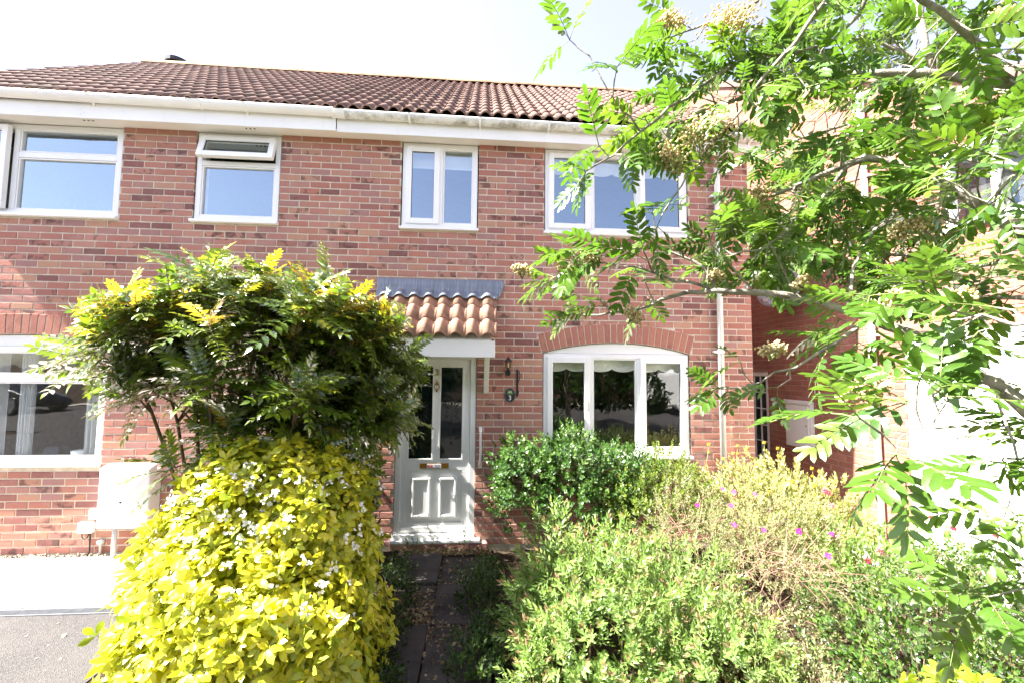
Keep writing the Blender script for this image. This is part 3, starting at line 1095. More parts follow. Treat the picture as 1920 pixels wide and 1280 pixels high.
for (a, b, c, d) in ops:
    bevel(MB().frame(a - 0.008, b + 0.008, c - 0.008, d + 0.008, 0.020, 0.028, 0.0345).build("glazing_bead", M["upvc"], door), 0.003)
    MB().box(a, b, 0.050, 0.056, c, d).build("pane", M["door_glass"], door)
    MB().box(a, b, 0.070, 0.074, c, d).build("pane_backing", M["door_backing"], door)
    # etched star motif
    mb = MB()
    xc, zc_ = (a + b) / 2, 1.48
    def dia(x0_, z0_, x1_, z1_, w_):
        dx, dz = x1_ - x0_, z1_ - z0_
        l_ = math.hypot(dx, dz)
        nx_, nz_ = -dz / l_ * w_, dx / l_ * w_
        xm, zm = x0_ + dx * 0.55, z0_ + dz * 0.55
        mb.prism([(x0_, z0_), (xm - nx_, zm - nz_), (x1_, z1_), (xm + nx_, zm + nz_)], 0.0475, 0.0495, "y")
    for ang, l0, l1, w_ in ((90, .03, .13, .012), (270, .03, .13, .012), (45, .03, .125, .012), (135, .03, .125, .012), (225, .03, .125, .012), (315, .03, .125, .012),
                            (0, .03, .075, .010), (180, .03, .075, .010), (22, .05, .09, .007), (158, .05, .09, .007), (202, .05, .09, .007), (338, .05, .09, .007),
                            (66, .06, .12, .006), (114, .06, .12, .006), (246, .06, .12, .006), (294, .06, .12, .006)):
        ca, sa = math.cos(R(ang)), math.sin(R(ang))
        dia(xc + l0 * ca, zc_ + l0 * sa * 1.1, xc + l1 * ca, zc_ + l1 * sa * 1.1, w_)
    for sx in (-1, 1):
        dia(xc + sx * 0.012, zc_ - 0.13, xc, zc_ - 0.33, 0.0035)
    dia(xc, zc_ - 0.33, xc, zc_ - 0.38, 0.013)
    dia(xc, zc_ + 0.14, xc, zc_ + 0.30, 0.003)
    mb.build("etched_motif", M["etch"], door)
lp = bevel(MB().box(4.352, 4.672, 0.024, 0.0345, 0.849, 0.907).build("letter_plate", M["brass"], door), 0.003)
MB().box(4.430, 4.590, 0.0215, 0.0235, 0.855, 0.901).build("notice", M["sticker"], door)
MB().lathe([(0.014, -0.0012), (0.014, 0)], (4.452, 0.021, 0.878), 12, "y").lathe([(0.014, -0.0012), (0.014, 0)], (4.484, 0.021, 0.878), 12, "y").build("printed_mark", M["sticker_red"], door)
mb = MB()
for q, wq in ((0.887, 0.06), (0.877, 0.05), (0.867, 0.055)):
    mb.box(4.512, 4.512 + wq, 0.0198, 0.0212, q, q + 0.005)
mb.build("printed_line", M["sticker_grey"], door)
kn = MB()
kn.lathe([(0.006, -0.012), (0.018, -0.010), (0.018, 0.0)], (4.523, 0.034, 1.80), 12, "y")
kn.lathe([(0.008, -0.010), (0.012, -0.008), (0.012, 0.0)], (4.523, 0.034, 1.715), 10, "y")
kn.tube([(4.523 + 0.028 * math.sin(t_), 0.020, 1.765 + 0.034 * math.cos(t_)) for t_ in [i * 0.45 for i in range(15)]], 0.0055, 6)
kn.prism([(4.515, 1.80), (4.531, 1.80), (4.526, 1.84), (4.520, 1.84)], 0.024, 0.034, "y")
smooth(kn.build("knocker", M["brass"], door))
num = text_obj("numeral", "3", 0.105, M["brass"], door, (4.521, 0.028, 1.925), extrude=0.003)
hd = bevel(MB().box(4.156, 4.190, 0.022, 0.034, 1.30, 1.50).build("handle_plate", M["brass"], door), 0.003)
smooth(MB().tube([(4.173, 0.022, 1.43), (4.173, -0.02, 1.43), (4.183, -0.028, 1.43), (4.27, -0.028, 1.428)], 0.009, 8).build("door_handle", M["brass"], door))

# ------------------------------------------------------------------ porch canopy
PSL = math.atan2(2.80 - 2.275, 0.50)
porch = MB()
porch.prism([(-0.425, 2.11), (-0.005, 2.11), (-0.005, 2.72), (-0.45, 2.27)], 3.93, 5.125, "x")
pc = rk(porch.build("porch_canopy", M["soffit"]))
fa = bevel(MB().box(3.90, 5.165, -0.452, -0.430, 2.088, 2.262).box(5.126, 5.160, -0.4295, -0.30, 2.10, 2.255).build("fascia", M["fascia"], pc), 0.004)
L = 0.50 / math.cos(PSL)
lay_roof(pc, 3.875, 5.185, -0.485, 2.262, PSL, L, 0.238, 0.3275, "porch_tile", 0.052, th=0.020)
# gallows boards
for x_ in (5.055, 3.935):
    gb = MB().prism([(-0.425, 2.105), (-0.375, 2.105), (-0.002, 1.77), (-0.002, 1.69), (-0.03, 1.69)], x_, x_ + 0.055, "x").build("support_board", M["fascia"], pc)
    bevel(gb, 0.004)
# lead flashing dressed over the top course
nx = 90
mb = MB()
xs_ = [3.83 + (5.275 - 3.83) * i / (nx - 1) for i in range(nx)]
wv = 0.3275 / 2
def roll_h(x_):
    t = ((x_ - 3.875) / wv) % 1.0
    return 0.052 * math.sin(math.pi * t / 0.72) ** 0.7 if t < 0.72 else 0.0
up = [(0.0, 1.0), (0.18, 0.98), (0.40, 0.93), (0.65, 0.86), (0.82, 0.80)]
rows_ = []
for x_ in xs_:
    over = max(0.0, (x_ - 5.185) / 0.09)
    hh = roll_h(x_) if x_ < 5.185 else roll_h(5.184) * max(0, 1 - over * 3)
    cutz = 0.0 if over <= 0 else 0.20 * over ** 2.2
    cut = min(1.0, over) ** 2
    cols = [(-0.012, 2.992), (-0.013, 2.90), (-0.020, 2.855)]
    if over <= 0:
        cols += [(-0.045 - hh * 0.3, 2.835 + hh * 0.5), (-0.085 - hh * 0.45, 2.793 + hh * 0.62), (-0.120 - hh * 0.5, 2.757 + hh * 0.62)]
    else:
        z_end = 2.775 + 0.20 * min(1, over) ** 2.5
        cols = [(-0.012, 2.992), (-0.013, max(2.90, z_end)), (-0.014, max(2.87, z_end)), (-0.016, max(2.84, z_end)), (-0.018, max(2.80, z_end)), (-0.02, z_end)]
    rows_.append(cols)
for i, x_ in enumerate(xs_):
    for (y_, z_) in rows_[i]:
        mb.v.append((x_, y_, z_))
for i in range(nx - 1):
    for j in range(5):
        a = i * 6 + j
        mb.face([a, a + 1, a + 7, a + 6])
fl = smooth(mb.build("flashing", M["lead"], pc))
sm = fl.modifiers.new("thick", "SOLIDIFY"); sm.thickness = 0.004

# brick step below the door sill
st = rk(MB().box(4.06, 5.10, -0.062, -0.0025, -0.04, 0.060).build("door_step", M["mortar"]))
for k_ in range(5):
    o = link(bpy.data.objects.new("brick", brick_mesh("brick", k_)), st)
    o.location = (4.165 + k_ * 0.212, -0.068, 0.024)
    o.scale = (0.94, 1, 1)

# ------------------------------------------------------------------ things on the walls
lan = empty("wall_lantern", (5.33, 0, 1.90)); tag(lan, "small black coach lantern with clear panes on brick wall right of the porch", "lantern")
def lpart(mb, n, m): return mb.build(n, M[m], lan)
lpart(MB().lathe([(0.030, -0.010), (0.030, 0.0)], (0, 0, 0.035), 14, "y").box(-0.022, 0.022, -0.055, -0.008, 0.0, 0.068), "back_plate", "black_metal")
lpart(MB().tube([(0, -0.03, 0.05), (0, -0.06, 0.068), (0, -0.06, 0.085)], 0.013, 8), "arm", "black_metal")
b = MB()
for k_ in range(6):
    a = k_ * math.pi / 3
    b.tube([(0.026 * math.cos(a), -0.06 + 0.026 * math.sin(a), 0.085), (0.036 * math.cos(a), -0.06 + 0.036 * math.sin(a), 0.155)], 0.0035, 5)
b.lathe([(0.030, 0.082), (0.030, 0.089)], (0, -0.06, 0), 12)
lpart(b, "cage", "black_metal")
lpart(MB().lathe([(0.023, 0.089), (0.033, 0.154)], (0, -0.06, 0), 6), "lantern_glass", "glass_amber")
lpart(MB().lathe([(0.010, 0.089), (0.010, 0.135), (0.004, 0.14)], (0, -0.06, 0), 8), "bulb", "blind")
lpart(MB().lathe([(0.050, 0.154), (0.047, 0.163), (0.018, 0.195), (0.006, 0.205), (0.007, 0.214), (0.001, 0.222)], (0, -0.06, 0), 12), "cap", "black_metal")

hb = empty("hanging_bracket", (5.44, 0, 1.66)); tag(hb, "black iron hanging basket bracket seen end on, right of the lantern", "bracket")
mb = MB().box(-0.010, 0.010, -0.008, -0.001, 0.0, 0.31).tube([(0, -0.01, 0.29), (0, -0.12, 0.29), (0, -0.24, 0.29), (0, -0.262, 0.275), (0, -0.255, 0.255)], 0.006, 6)
hb1 = mb.build("bar", M["black_metal"], hb)
MB().tube([(0.0 + 0.012 * math.sin(i), -0.012 - 0.2 * i / 9, 0.03 + 0.25 * (i / 9) ** 1.5) for i in range(10)], 0.005, 6).build("scroll", M["black_metal"], hb)

pq = empty("house_number_plaque", (5.357, 0, 1.675)); tag(pq, "oval black house plaque with white 3 and tiny painted cottage", "plaque")
ell = lambda rx, rz: [(rx * math.cos(2 * math.pi * i / 32), rz * math.sin(2 * math.pi * i / 32)) for i in range(32)]
bevel(MB().prism(ell(0.064, 0.084), -0.010, -0.001, "y").build("plate", M["black_metal"], pq), 0.003)
rim = MB()
e1, e2 = ell(0.060, 0.080), ell(0.057, 0.077)
for i in range(32):
    j = (i + 1) % 32
    rim.prism([e1[i], e1[j], e2[j], e2[i]], -0.0115, -0.0102, "y")
rim.build("rim", M["sticker_grey"], pq)
text_obj("numeral", "3", 0.075, M["upvc"], pq, (0, -0.0112, -0.032), extrude=0.001)
M["paint_green"] = simple("green_paint", (0.10, 0.22, 0.07), 0.5)
M["paint_cream"] = simple("cream_paint", (0.60, 0.50, 0.32), 0.5)
MB().prism([(-0.034, 0.012), (0.034, 0.012), (0.040, 0.030), (-0.040, 0.030)], -0.0115, -0.0102, "y").prism([(-0.03, 0.048), (0.03, 0.048), (0.02, 0.060), (-0.02, 0.060)], -0.0115, -0.0102, "y").build("painted_garden", M["paint_green"], pq)
MB().prism([(-0.022, 0.0305), (0.022, 0.0305), (0.022, 0.045), (-0.022, 0.045)], -0.0115, -0.0102, "y").build("painted_cottage", M["paint_cream"], pq)

gr_ = empty("grab_rail", (5.026, 0, 0.866)); tag(gr_, "white vertical grab rail on the brick beside the front door", "rail")
smooth(MB().tube([(0, -0.045, 0.03), (0.0, -0.055, 0.07), (0.004, -0.06, 0.22), (0, -0.055, 0.39), (0, -0.045, 0.43)], 0.014, 10).build("bar", M["upvc"], gr_))
for z_ in (0.0, 0.40):
    bevel(MB().box(-0.020, 0.020, -0.052, -0.001, z_, z_ + 0.056).build("mount", M["upvc"], gr_), 0.006)
    MB().lathe([(0.005, -0.002), (0.005, 0)], (0, -0.052, z_ + 0.028), 6, "y").build("screw", M["steel"], gr_)

mbx = empty("meter_box", (1.40, -0.1, 0.0)); tag(mbx, "large off white gas meter box with pyramid shaped cover on left wall", "meter box")
c0 = [(-0.245, -0.11), (0.245, -0.11), (0.245, 0.11)]
x0_, x1_, z0_, z1_ = 1.165 - 1.40, 1.655 - 1.40, 0.318, 0.905
mb = MB()
mb.box(x0_ + 0.012, x1_ - 0.012, -0.085, 0.094, z0_ + 0.012, z1_ - 0.012)
bd = bevel(mb.build("box_body", M["white_box"], mbx), 0.012, 3)
mb = MB()
F_ = -0.088
xa, xb, za, zb = x0_, x1_, z0_, z1_ + 0.022
xm, zm = (xa + xb) / 2, (za + zb) / 2 - 0.03
mb.v = [(xa, F_, za), (xb, F_, za), (xb, F_, zb), (xa, F_, zb), (xm, F_ - 0.032, zm), (xa, F_ + 0.03, za), (xb, F_ + 0.03, za), (xb, 0.02, zb + 0.03), (xa, 0.02, zb + 0.03)]
for q in ((0, 1, 4), (1, 2, 4), (2, 3, 4), (3, 0, 4), (0, 5, 6, 1), (3, 2, 7, 8), (1, 6, 7, 2), (0, 3, 8, 5), (5, 8, 7, 6)):
    mb.face(q)
bevel(mb.build("cover", M["white_box"], mbx), 0.012, 3)
MB().lathe([(0.009, -0.004), (0.009, 0.006)], (xm, F_ - 0.034, zm), 10, "y").build("lock", M["dark"], mbx)
smooth(MB().tube([(-0.10, -0.02, z0_ + 0.012), (-0.10, -0.02, 0.0)], 0.022, 12).build("pipe", M["grey_plastic"], mbx))

wb = empty("junction_box", (0.948, -0.02, 0.23)); tag(wb, "small white cable box low on the brick wall with black cable below", "junction box")
bevel(MB().box(-0.072, 0.072, -0.035, 0.019, 0.0, 0.112).build("cover", M["upvc"], wb), 0.012, 3)
smooth(MB().tube([(0.045, -0.01, 0.0), (0.047, -0.012, -0.10), (0.045, -0.005, -0.18), (0.05, -0.03, -0.222)], 0.007, 6).build("cable", M["black_metal"], wb))
smooth(MB().tube([(-0.04, -0.005, 0.0), (-0.035, -0.01, -0.04), (-0.01, -0.012, -0.065), (0.018, -0.01, -0.045), (0.03, -0.005, 0.0)], 0.005, 6).build("cable_loop", M["black_metal"], wb))
sk = empty("outlet_box", (1.05, -0.02, 0.37)); tag(sk, "small grey square outlet box beside the meter box", "outlet box")
bevel(MB().box(-0.075, 0.045, -0.03, 0.019, 0.0, 0.105).build("cover", M["grey_plastic"], sk), 0.006)
MB().lathe([(0.016, -0.006), (0.016, 0.0)], (-0.02, -0.03, 0.04), 12, "y").build("plug", M["upvc"], sk)
vp = empty("vent_pipe", (1.10, -0.03, 0)); tag(vp, "short grey pipe stub against wall between cable box and meter post", "pipe")
smooth(MB().lathe([(0.012, 0.0), (0.012, 0.115), (0.03, 0.118), (0.033, 0.150), (0.02, 0.158)], (0, 0, 0), 12).build("stub", M["grey_plastic"], vp))

# pots on the neighbour's window ledge
pot = empty("plant_pot", (0.66, 0.15, 0.945)); tag(pot, "white pot with small plant on neighbour's ground floor window ledge", "plant pot")
smooth(MB().lathe([(0.05, 0.0), (0.065, 0.10), (0.060, 0.10), (0.05, 0.09)], (0, 0, 0), 16).build("pot", M["upvc"], pot))
ter = empty("glass_terrarium", (0.42, 0.20, 0.945)); tag(ter, "dark faceted glass terrarium on neighbour's ground floor window ledge", "terrarium")
MB().lathe([(0.12, 0.0), (0.155, 0.07), (0.12, 0.15), (0.03, 0.19)], (0, 0, 0), 7).build("glass_case", M["door_glass"], ter)
# ------------------------------------------------------------------ house on the right, its front turned towards the left
NH = empty("brick_house", (9.60, 0.0, 0.0), R(-90))
tag(NH, "sunlit pale brick gable house at right behind the rowan, with white garage door", "house")
NZ = lambda x_: 5.70 - 0.67 * x_                       # wall top under the sloping verge; local x runs towards the camera
n_ops = [(0.605, 3.05, -0.05, 2.40), (1.08, 1.92, 3.33, 4.16), (-2.38, -1.595, -0.02, 1.98)]
mb = MB()
wall_slab(mb, -6.0, 3.6, -0.06, 3.2, 0.0045, 0.25, n_ops)
wall_slab(mb, -6.0, 2.2, 3.2, 4.17, 0.0045, 0.25, n_ops)
mb.prism([(-6.0, 4.17), (2.2, 4.17), (2.2, NZ(2.2)), (-4.2, NZ(-4.2)), (-6.0, NZ(-4.2) - 1.2)], 0.0045, 0.25, "y")
mb.box(3.36, 3.6, 0.26, 5, -0.06, 3.2)
mb.box(-6.0, -5.76, 0.26, 5, -0.06, 7.0)
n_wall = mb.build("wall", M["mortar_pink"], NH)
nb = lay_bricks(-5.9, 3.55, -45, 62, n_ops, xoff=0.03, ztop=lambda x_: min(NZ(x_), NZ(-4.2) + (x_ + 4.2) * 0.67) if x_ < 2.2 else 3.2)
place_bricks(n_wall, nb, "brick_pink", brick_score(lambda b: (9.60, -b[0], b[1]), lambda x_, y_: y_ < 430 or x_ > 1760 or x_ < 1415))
# roof over the gable with white barge boards
mb = MB()
mb.prism([(2.45, NZ(2.45) - 0.02), (-4.2, NZ(-4.2) - 0.02), (-4.2, NZ(-4.2) + 0.10), (2.45, NZ(2.45) + 0.10)], -0.05, 5.5, "y")
mb.prism([(-4.2, NZ(-4.2) - 0.02), (-7.0, NZ(-4.2) - 1.95), (-7.0, NZ(-4.2) - 1.83), (-4.2, NZ(-4.2) + 0.10)], -0.05, 5.5, "y")
nroof = mb.build("roof", M["tile"], NH)
MB().box(2.46, 2.52, -0.16, 5.0, NZ(2.46) - 0.16, NZ(2.46) + 0.04).build("fascia", M["fascia"], NH)
# garage door with horizontal ribs
gd = bevel(MB().frame(0.605, 3.05, -0.04, 2.40, 0.07, 0.02, 0.09).build("garage_door", M["upvc"], NH), 0.005)
z_ = 0.0
for k_ in range(12):
    o = bevel(MB().box(0.68, 2.975, 0.035, 0.07, 0.03 + k_ * 0.1915, 0.03 + k_ * 0.1915 + 0.184).build("panel", M["upvc"], gd), 0.006)
MB().box(0.68, 2.975, 0.072, 0.08, 0.03, 2.325).build("door_back", M["upvc"], gd)
# upper window
win = bevel(MB().frame(1.09, 1.91, 3.37, 4.15, 0.06, 0.018, 0.085).box(1.475, 1.52, 0.019, 0.084, 3.431, 4.089).build("window", M["upvc"], NH), 0.004)
for a, b in ((1.15, 1.475), (1.52, 1.85)):
    MB().box(a - .003, b + .003, 0.05, 0.056, 3.428, 4.092).build("pane", M["glass_sky_tint"], win)
MB().box(1.07, 1.93, -0.04, 0.1, 3.336, 3.368).build("sill", M["upvc"], win)
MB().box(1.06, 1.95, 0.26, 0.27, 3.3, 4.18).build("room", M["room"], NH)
# glazed side door in the passage
sd = bevel(MB().frame(-2.37, -1.605, 0.0, 1.97, 0.065, 0.015, 0.08).build("side_door", M["upvc"], NH), 0.004)
mb = MB()
for i in range(1, 4):
    mb.box(-2.305 + i * 0.159 - 0.009, -2.305 + i * 0.159 + 0.009, 0.030, 0.045, 0.07, 1.90)
for i in range(1, 7):
    mb.box(-2.304, -1.671, 0.0315, 0.0435, 0.07 + i * 0.262 - 0.009, 0.07 + i * 0.262 + 0.009)
mb.build("glazing_bars", M["upvc"], sd)
MB().box(-2.306, -1.669, 0.048, 0.052, 0.066, 1.904).build("pane", M["glass"], sd)
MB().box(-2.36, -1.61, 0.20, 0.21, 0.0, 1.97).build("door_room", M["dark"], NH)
# downpipe
dpn = smooth(MB().tube([(0.30, -0.06, 5.35), (0.30, -0.045, 0.03)], 0.036, 14).build("downpipe", M["upvc"], NH))
for z_ in (4.3, 2.4, 0.9):
    MB().box(0.245, 0.355, -0.06, -0.001, z_ - 0.014, z_ + 0.014).build("pipe_clip", M["upvc"], dpn)

eb = empty("meter_box", (9.60, 0.91, 0.91), R(-90)); tag(eb, "flat white electricity meter box on the shaded passage wall", "meter box")
bevel(MB().box(-0.245, 0.245, -0.055, -0.001, 0.0, 0.66).build("box_body", M["white_box"], eb), 0.006)
bevel(MB().box(-0.205, 0.205, -0.066, -0.0555, 0.035, 0.60).build("box_door", M["white_box"], eb), 0.006)
bevel(MB().box(-0.25, 0.25, -0.075, -0.0555, 0.61, 0.665).build("hood", M["white_box"], eb), 0.005)
MB().lathe([(0.01, -0.004), (0.01, 0)], (0.17, -0.066, 0.32), 8, "y").build("lock", M["dark"], eb)

sdh = empty("satellite_dish", (9.59, 0.92, 3.14), R(-90)); tag(sdh, "lavender grey satellite dish on the shaded wall up in the passage", "satellite dish")
M["dish"] = simple("dish_paint", (0.34, 0.34, 0.39), 0.5, 0.3, 0.05)
mb = MB()
n = 28
tilt = Matrix.Rotation(R(-22), 4, "X") @ Matrix.Rotation(R(12), 4, "Z")
for ri in range(6):
    for k_ in range(n):
        r_ = ri / 5
        a = 2 * math.pi * k_ / n
        p = Vector((0.37 * r_ * math.cos(a), 0.10 * r_ * r_ - 0.10, 0.29 * r_ * math.sin(a)))
        p.y = -0.22 - p.y * -1
        mb.v.append(tuple((tilt @ Vector((p.x, -(0.10 * r_ * r_), p.z))) + Vector((0, -0.17, 0))))
for ri in range(5):
    for k_ in range(n):
        k2 = (k_ + 1) % n
        mb.face([ri * n + k_, ri * n + k2, (ri + 1) * n + k2, (ri + 1) * n + k_])
o = smooth(mb.build("reflector", M["dish"], sdh)); sm = o.modifiers.new("thick", "SOLIDIFY"); sm.thickness = 0.006
MB().tube([(0, -0.16, 0.0), (0, -0.08, -0.03), (0, -0.01, -0.10)], 0.02, 8).box(-0.06, 0.06, -0.012, -0.001, -0.2, 0.0).build("wall_mount", M["steel"], sdh)
MB().tube([(0, -0.17, -0.26), (0, -0.46, -0.16)], 0.011, 6).lathe([(0.028, -0.05), (0.028, 0.03)], (0, -0.47, -0.15), 10, "y").build("receiver_arm", M["steel"], sdh)
# plaster-dark end of the passage: a timber gate
gt = empty("timber_gate", (8.94, 4.6, 0)); tag(gt, "dark timber gate closing the far end of the shaded side passage", "gate")
for k_ in range(8):
    MB().box(-0.64 + k_ * 0.16, -0.64 + k_ * 0.16 + 0.152, -0.01, 0.012, 0.02, 1.85).build("board", M["stem"], gt)
MB().box(-0.64, 0.64, 0.0125, 0.05, 0.3, 0.4).box(-0.64, 0.64, 0.0125, 0.05, 1.4, 1.5).build("rail", M["stem"], gt)
# ------------------------------------------------------------------ rowan branches (x, y, z, radius) in metres
ROWAN = {
    'a': [(6.2706, -4.0277, 1.8489, 0.0203), (6.2297, -4.0078, 1.8971, 0.0183), (6.2168, -3.9794, 1.9363, 0.0169), (6.1831, -3.9588, 1.9648, 0.0154), (6.1487, -3.9198, 2.0204, 0.0146), (6.1086, -3.8794, 2.0608, 0.0138), (6.0626, -3.8381, 2.0954, 0.0129), (6.0167, -3.8065, 2.1234, 0.0117), (5.952, -3.7739, 2.1585, 0.0113), (5.876, -3.7492, 2.1748, 0.0107), (5.7877, -3.7133, 2.1871, 0.0102), (5.7047, -3.6875, 2.1948, 0.0088), (5.6399, -3.6525, 2.1949, 0.0073), (5.5674, -3.6256, 2.1747, 0.0058), (5.4723, -3.6058, 2.1372, 0.0042), (5.3781, -3.5779, 2.1272, 0.0034), (5.3041, -3.5628, 2.1346, 0.0026)],
    'b': [(5.7047, -3.6875, 2.1948, 0.0064), (5.6297, -3.6738, 2.2232, 0.0056), (5.5578, -3.6498, 2.2446, 0.0049), (5.4761, -3.6455, 2.2715, 0.0033), (5.3811, -3.6294, 2.2861, 0.0025), (5.3015, -3.6128, 2.278, 0.0025), (5.2377, -3.5955, 2.2432, 0.0017)],
    'c': [(5.7127, -3.6881, 2.1949, 0.0056), (5.6739, -3.6802, 2.2685, 0.0048), (5.6057, -3.6578, 2.3085, 0.0041), (5.4915, -3.6505, 2.327, 0.0033), (5.397, -3.633, 2.3224, 0.0025)],
    'd': [(6.4634, -3.9207, 2.2735, 0.0207), (6.3781, -3.8997, 2.3526, 0.019), (6.3319, -3.8706, 2.4188, 0.018), (6.2729, -3.8217, 2.5026, 0.0173), (6.2162, -3.7909, 2.5541, 0.0154), (6.1551, -3.7488, 2.5935, 0.0135), (6.0737, -3.711, 2.5702, 0.0106), (5.999, -3.6733, 2.5419, 0.0083), (5.9199, -3.6351, 2.5117, 0.006), (5.8599, -3.5878, 2.4748, 0.0044)],
    'e': [(6.121, -3.7359, 2.5885, 0.0072), (6.0744, -3.7076, 2.5213, 0.0065), (6.0258, -3.6793, 2.4551, 0.0058), (5.9585, -3.6494, 2.3865, 0.0042), (5.8884, -3.6209, 2.3411, 0.0034), (5.8152, -3.5945, 2.3287, 0.0026)],
    'f': [(6.5887, -3.8648, 2.7836, 0.0196), (6.4961, -3.8378, 2.7842, 0.0168), (6.4639, -3.8066, 2.804, 0.0157), (6.3589, -3.7531, 2.8708, 0.0147), (6.2116, -3.6938, 2.8992, 0.0136), (6.0599, -3.6346, 2.9342, 0.0123), (5.9275, -3.5923, 2.9019, 0.0108), (5.8251, -3.5522, 2.8695, 0.0092), (5.7285, -3.5013, 2.8203, 0.0066), (5.6541, -3.4922, 2.7689, 0.0038)],
    'g': [(6.3816, -3.7253, 3.1713, 0.0136), (6.3625, -3.7371, 3.0716, 0.0125), (6.3633, -3.7492, 2.9549, 0.0115), (6.3816, -3.7552, 2.8759, 0.0106)],
    'h': [(6.0954, -3.9405, 2.9587, 0.0138), (6.2031, -3.925, 2.9092, 0.0155), (6.311, -3.9, 2.8664, 0.0159), (6.4137, -3.8754, 2.8348, 0.0163), (6.4911, -3.8575, 2.7827, 0.0166)],
    'i': [(5.9434, -3.8819, 3.0026, 0.0072), (5.9305, -3.8678, 2.9593, 0.0066), (5.8885, -3.8402, 2.8963, 0.0067), (5.8518, -3.814, 2.8472, 0.0068), (5.7791, -3.7722, 2.7579, 0.0054), (5.73, -3.7328, 2.6775, 0.0032)],
    'j': [(5.8937, -3.6458, 2.9861, 0.0069), (5.7831, -3.6727, 2.9133, 0.0067), (5.6633, -3.6974, 2.8186, 0.0057), (5.5659, -3.7053, 2.7483, 0.0048), (5.4716, -3.7122, 2.6593, 0.004), (5.3907, -3.711, 2.5841, 0.0031), (5.3077, -3.7112, 2.5316, 0.0023)],
    'k': [(5.4716, -3.7122, 2.6593, 0.004), (5.4154, -3.7126, 2.7266, 0.0032), (5.3781, -3.704, 2.788, 0.0024), (5.3234, -3.6975, 2.8983, 0.0024), (5.2655, -3.6869, 2.9535, 0.0016)],
    'l': [(6.0864, -3.8587, 2.0764, 0.007), (6.0258, -3.8554, 2.094, 0.007), (5.9847, -3.8293, 2.0518, 0.0057), (5.9357, -3.8028, 2.0123, 0.0051), (5.88, -3.7753, 1.9654, 0.0037), (5.8007, -3.7465, 1.9257, 0.003), (5.6967, -3.7172, 1.9058, 0.0023)],
    'm': [(6.1916, -3.9784, 1.9486, 0.005), (6.0279, -4.0852, 1.9266, 0.0033), (5.9443, -4.1278, 1.9069, 0.0026), (5.8493, -4.1691, 1.8799, 0.002), (5.7444, -4.22, 1.8579, 0.0014), (5.6743, -4.2527, 1.8244, 0.0009)],
    'n': [(6.2206, -3.9795, 1.9326, 0.0044), (6.1197, -4.0669, 1.8534, 0.0028), (6.0985, -4.0999, 1.7719, 0.0022), (6.0533, -4.1111, 1.6917, 0.0011)],
    'o': [(6.1961, -4.1109, 2.4064, 0.009), (6.1539, -4.0859, 2.3813, 0.0069), (6.1327, -4.051, 2.3353, 0.0048), (6.0951, -4.0311, 2.3792, 0.003), (6.0569, -4.0201, 2.4077, 0.0018)],
    'p': [(5.9675, -3.7434, 3.1552, 0.0073), (5.8839, -3.7149, 3.1232, 0.0066), (5.8033, -3.6763, 3.0897, 0.0051), (5.6836, -3.6353, 3.0619, 0.0035), (5.6236, -3.6099, 3.051, 0.0026)],
    'q': [(5.8111, -3.7018, 2.7223, 0.0049), (5.6987, -3.7156, 2.6082, 0.004), (5.6105, -3.724, 2.5345, 0.0031), (5.5633, -3.7254, 2.4595, 0.0023), (5.5179, -3.716, 2.3737, 0.0016)],
    'r': [(6.0756, -4.1445, 1.5695, 0.003), (6.0208, -4.139, 1.5489, 0.002), (5.966, -4.1339, 1.5354, 0.0015)],
    's': [(6.104, -3.8479, 3.0645, 0.0068), (6.1043, -3.7933, 3.0009, 0.0063), (6.0841, -3.7393, 2.9691, 0.0049), (5.9764, -3.6997, 2.9497, 0.0042), (5.9133, -3.6658, 2.9629, 0.0026)],
    't': [(6.0167, -3.8065, 2.1234, 0.0059), (6.0558, -3.7882, 2.2526, 0.0053), (6.1327, -3.7816, 2.3652, 0.0046), (6.2281, -3.7724, 2.4193, 0.0031)],
    'v': [(6.9907, -3.5754, 2.5224, 0.0169), (7.1396, -3.1915, 2.6236, 0.0119), (6.9502, -3.1348, 2.7367, 0.0098), (6.7493, -3.0725, 2.7795, 0.0088), (6.5371, -3.004, 2.7465, 0.0064), (6.3653, -2.9366, 2.685, 0.004)],
    'w': [(6.9887, -3.5843, 2.6538, 0.0169), (7.1829, -3.2145, 2.9096, 0.0119), (6.9949, -3.1135, 3.1074, 0.01), (6.7876, -3.0513, 3.1596, 0.009), (6.5694, -2.9811, 3.1077, 0.0066), (6.4198, -2.914, 3.0257, 0.004)],
    'x': [(6.8606, -3.6538, 2.344, 0.0123), (7.0976, -3.274, 2.4086, 0.0102), (6.9514, -3.1674, 2.4791, 0.0083), (6.7582, -3.1051, 2.5151, 0.0061), (6.5532, -3.0386, 2.5022, 0.005), (6.4037, -3.0238, 2.4506, 0.0038)],
    'y': [(7.117, -3.5146, 2.9611, 0.0161), (7.2418, -3.1478, 3.3351, 0.0113), (6.9566, -3.0431, 3.5847, 0.0092), (6.7332, -2.9824, 3.6749, 0.0067), (6.4988, -2.9133, 3.6572, 0.0041)],
    'z': [(6.7302, -3.7336, 2.1857, 0.0098), (6.9073, -3.4489, 2.2379, 0.007), (6.8339, -3.347, 2.2966, 0.0053), (6.6682, -3.2864, 2.3266, 0.0033)],
    'u': [(6.0685, -4.1776, 2.0552, 0.006), (6.0336, -4.1543, 2.047, 0.0046), (6.007, -4.1238, 2.0712, 0.0032), (5.9763, -4.0908, 2.0638, 0.0017)],
}
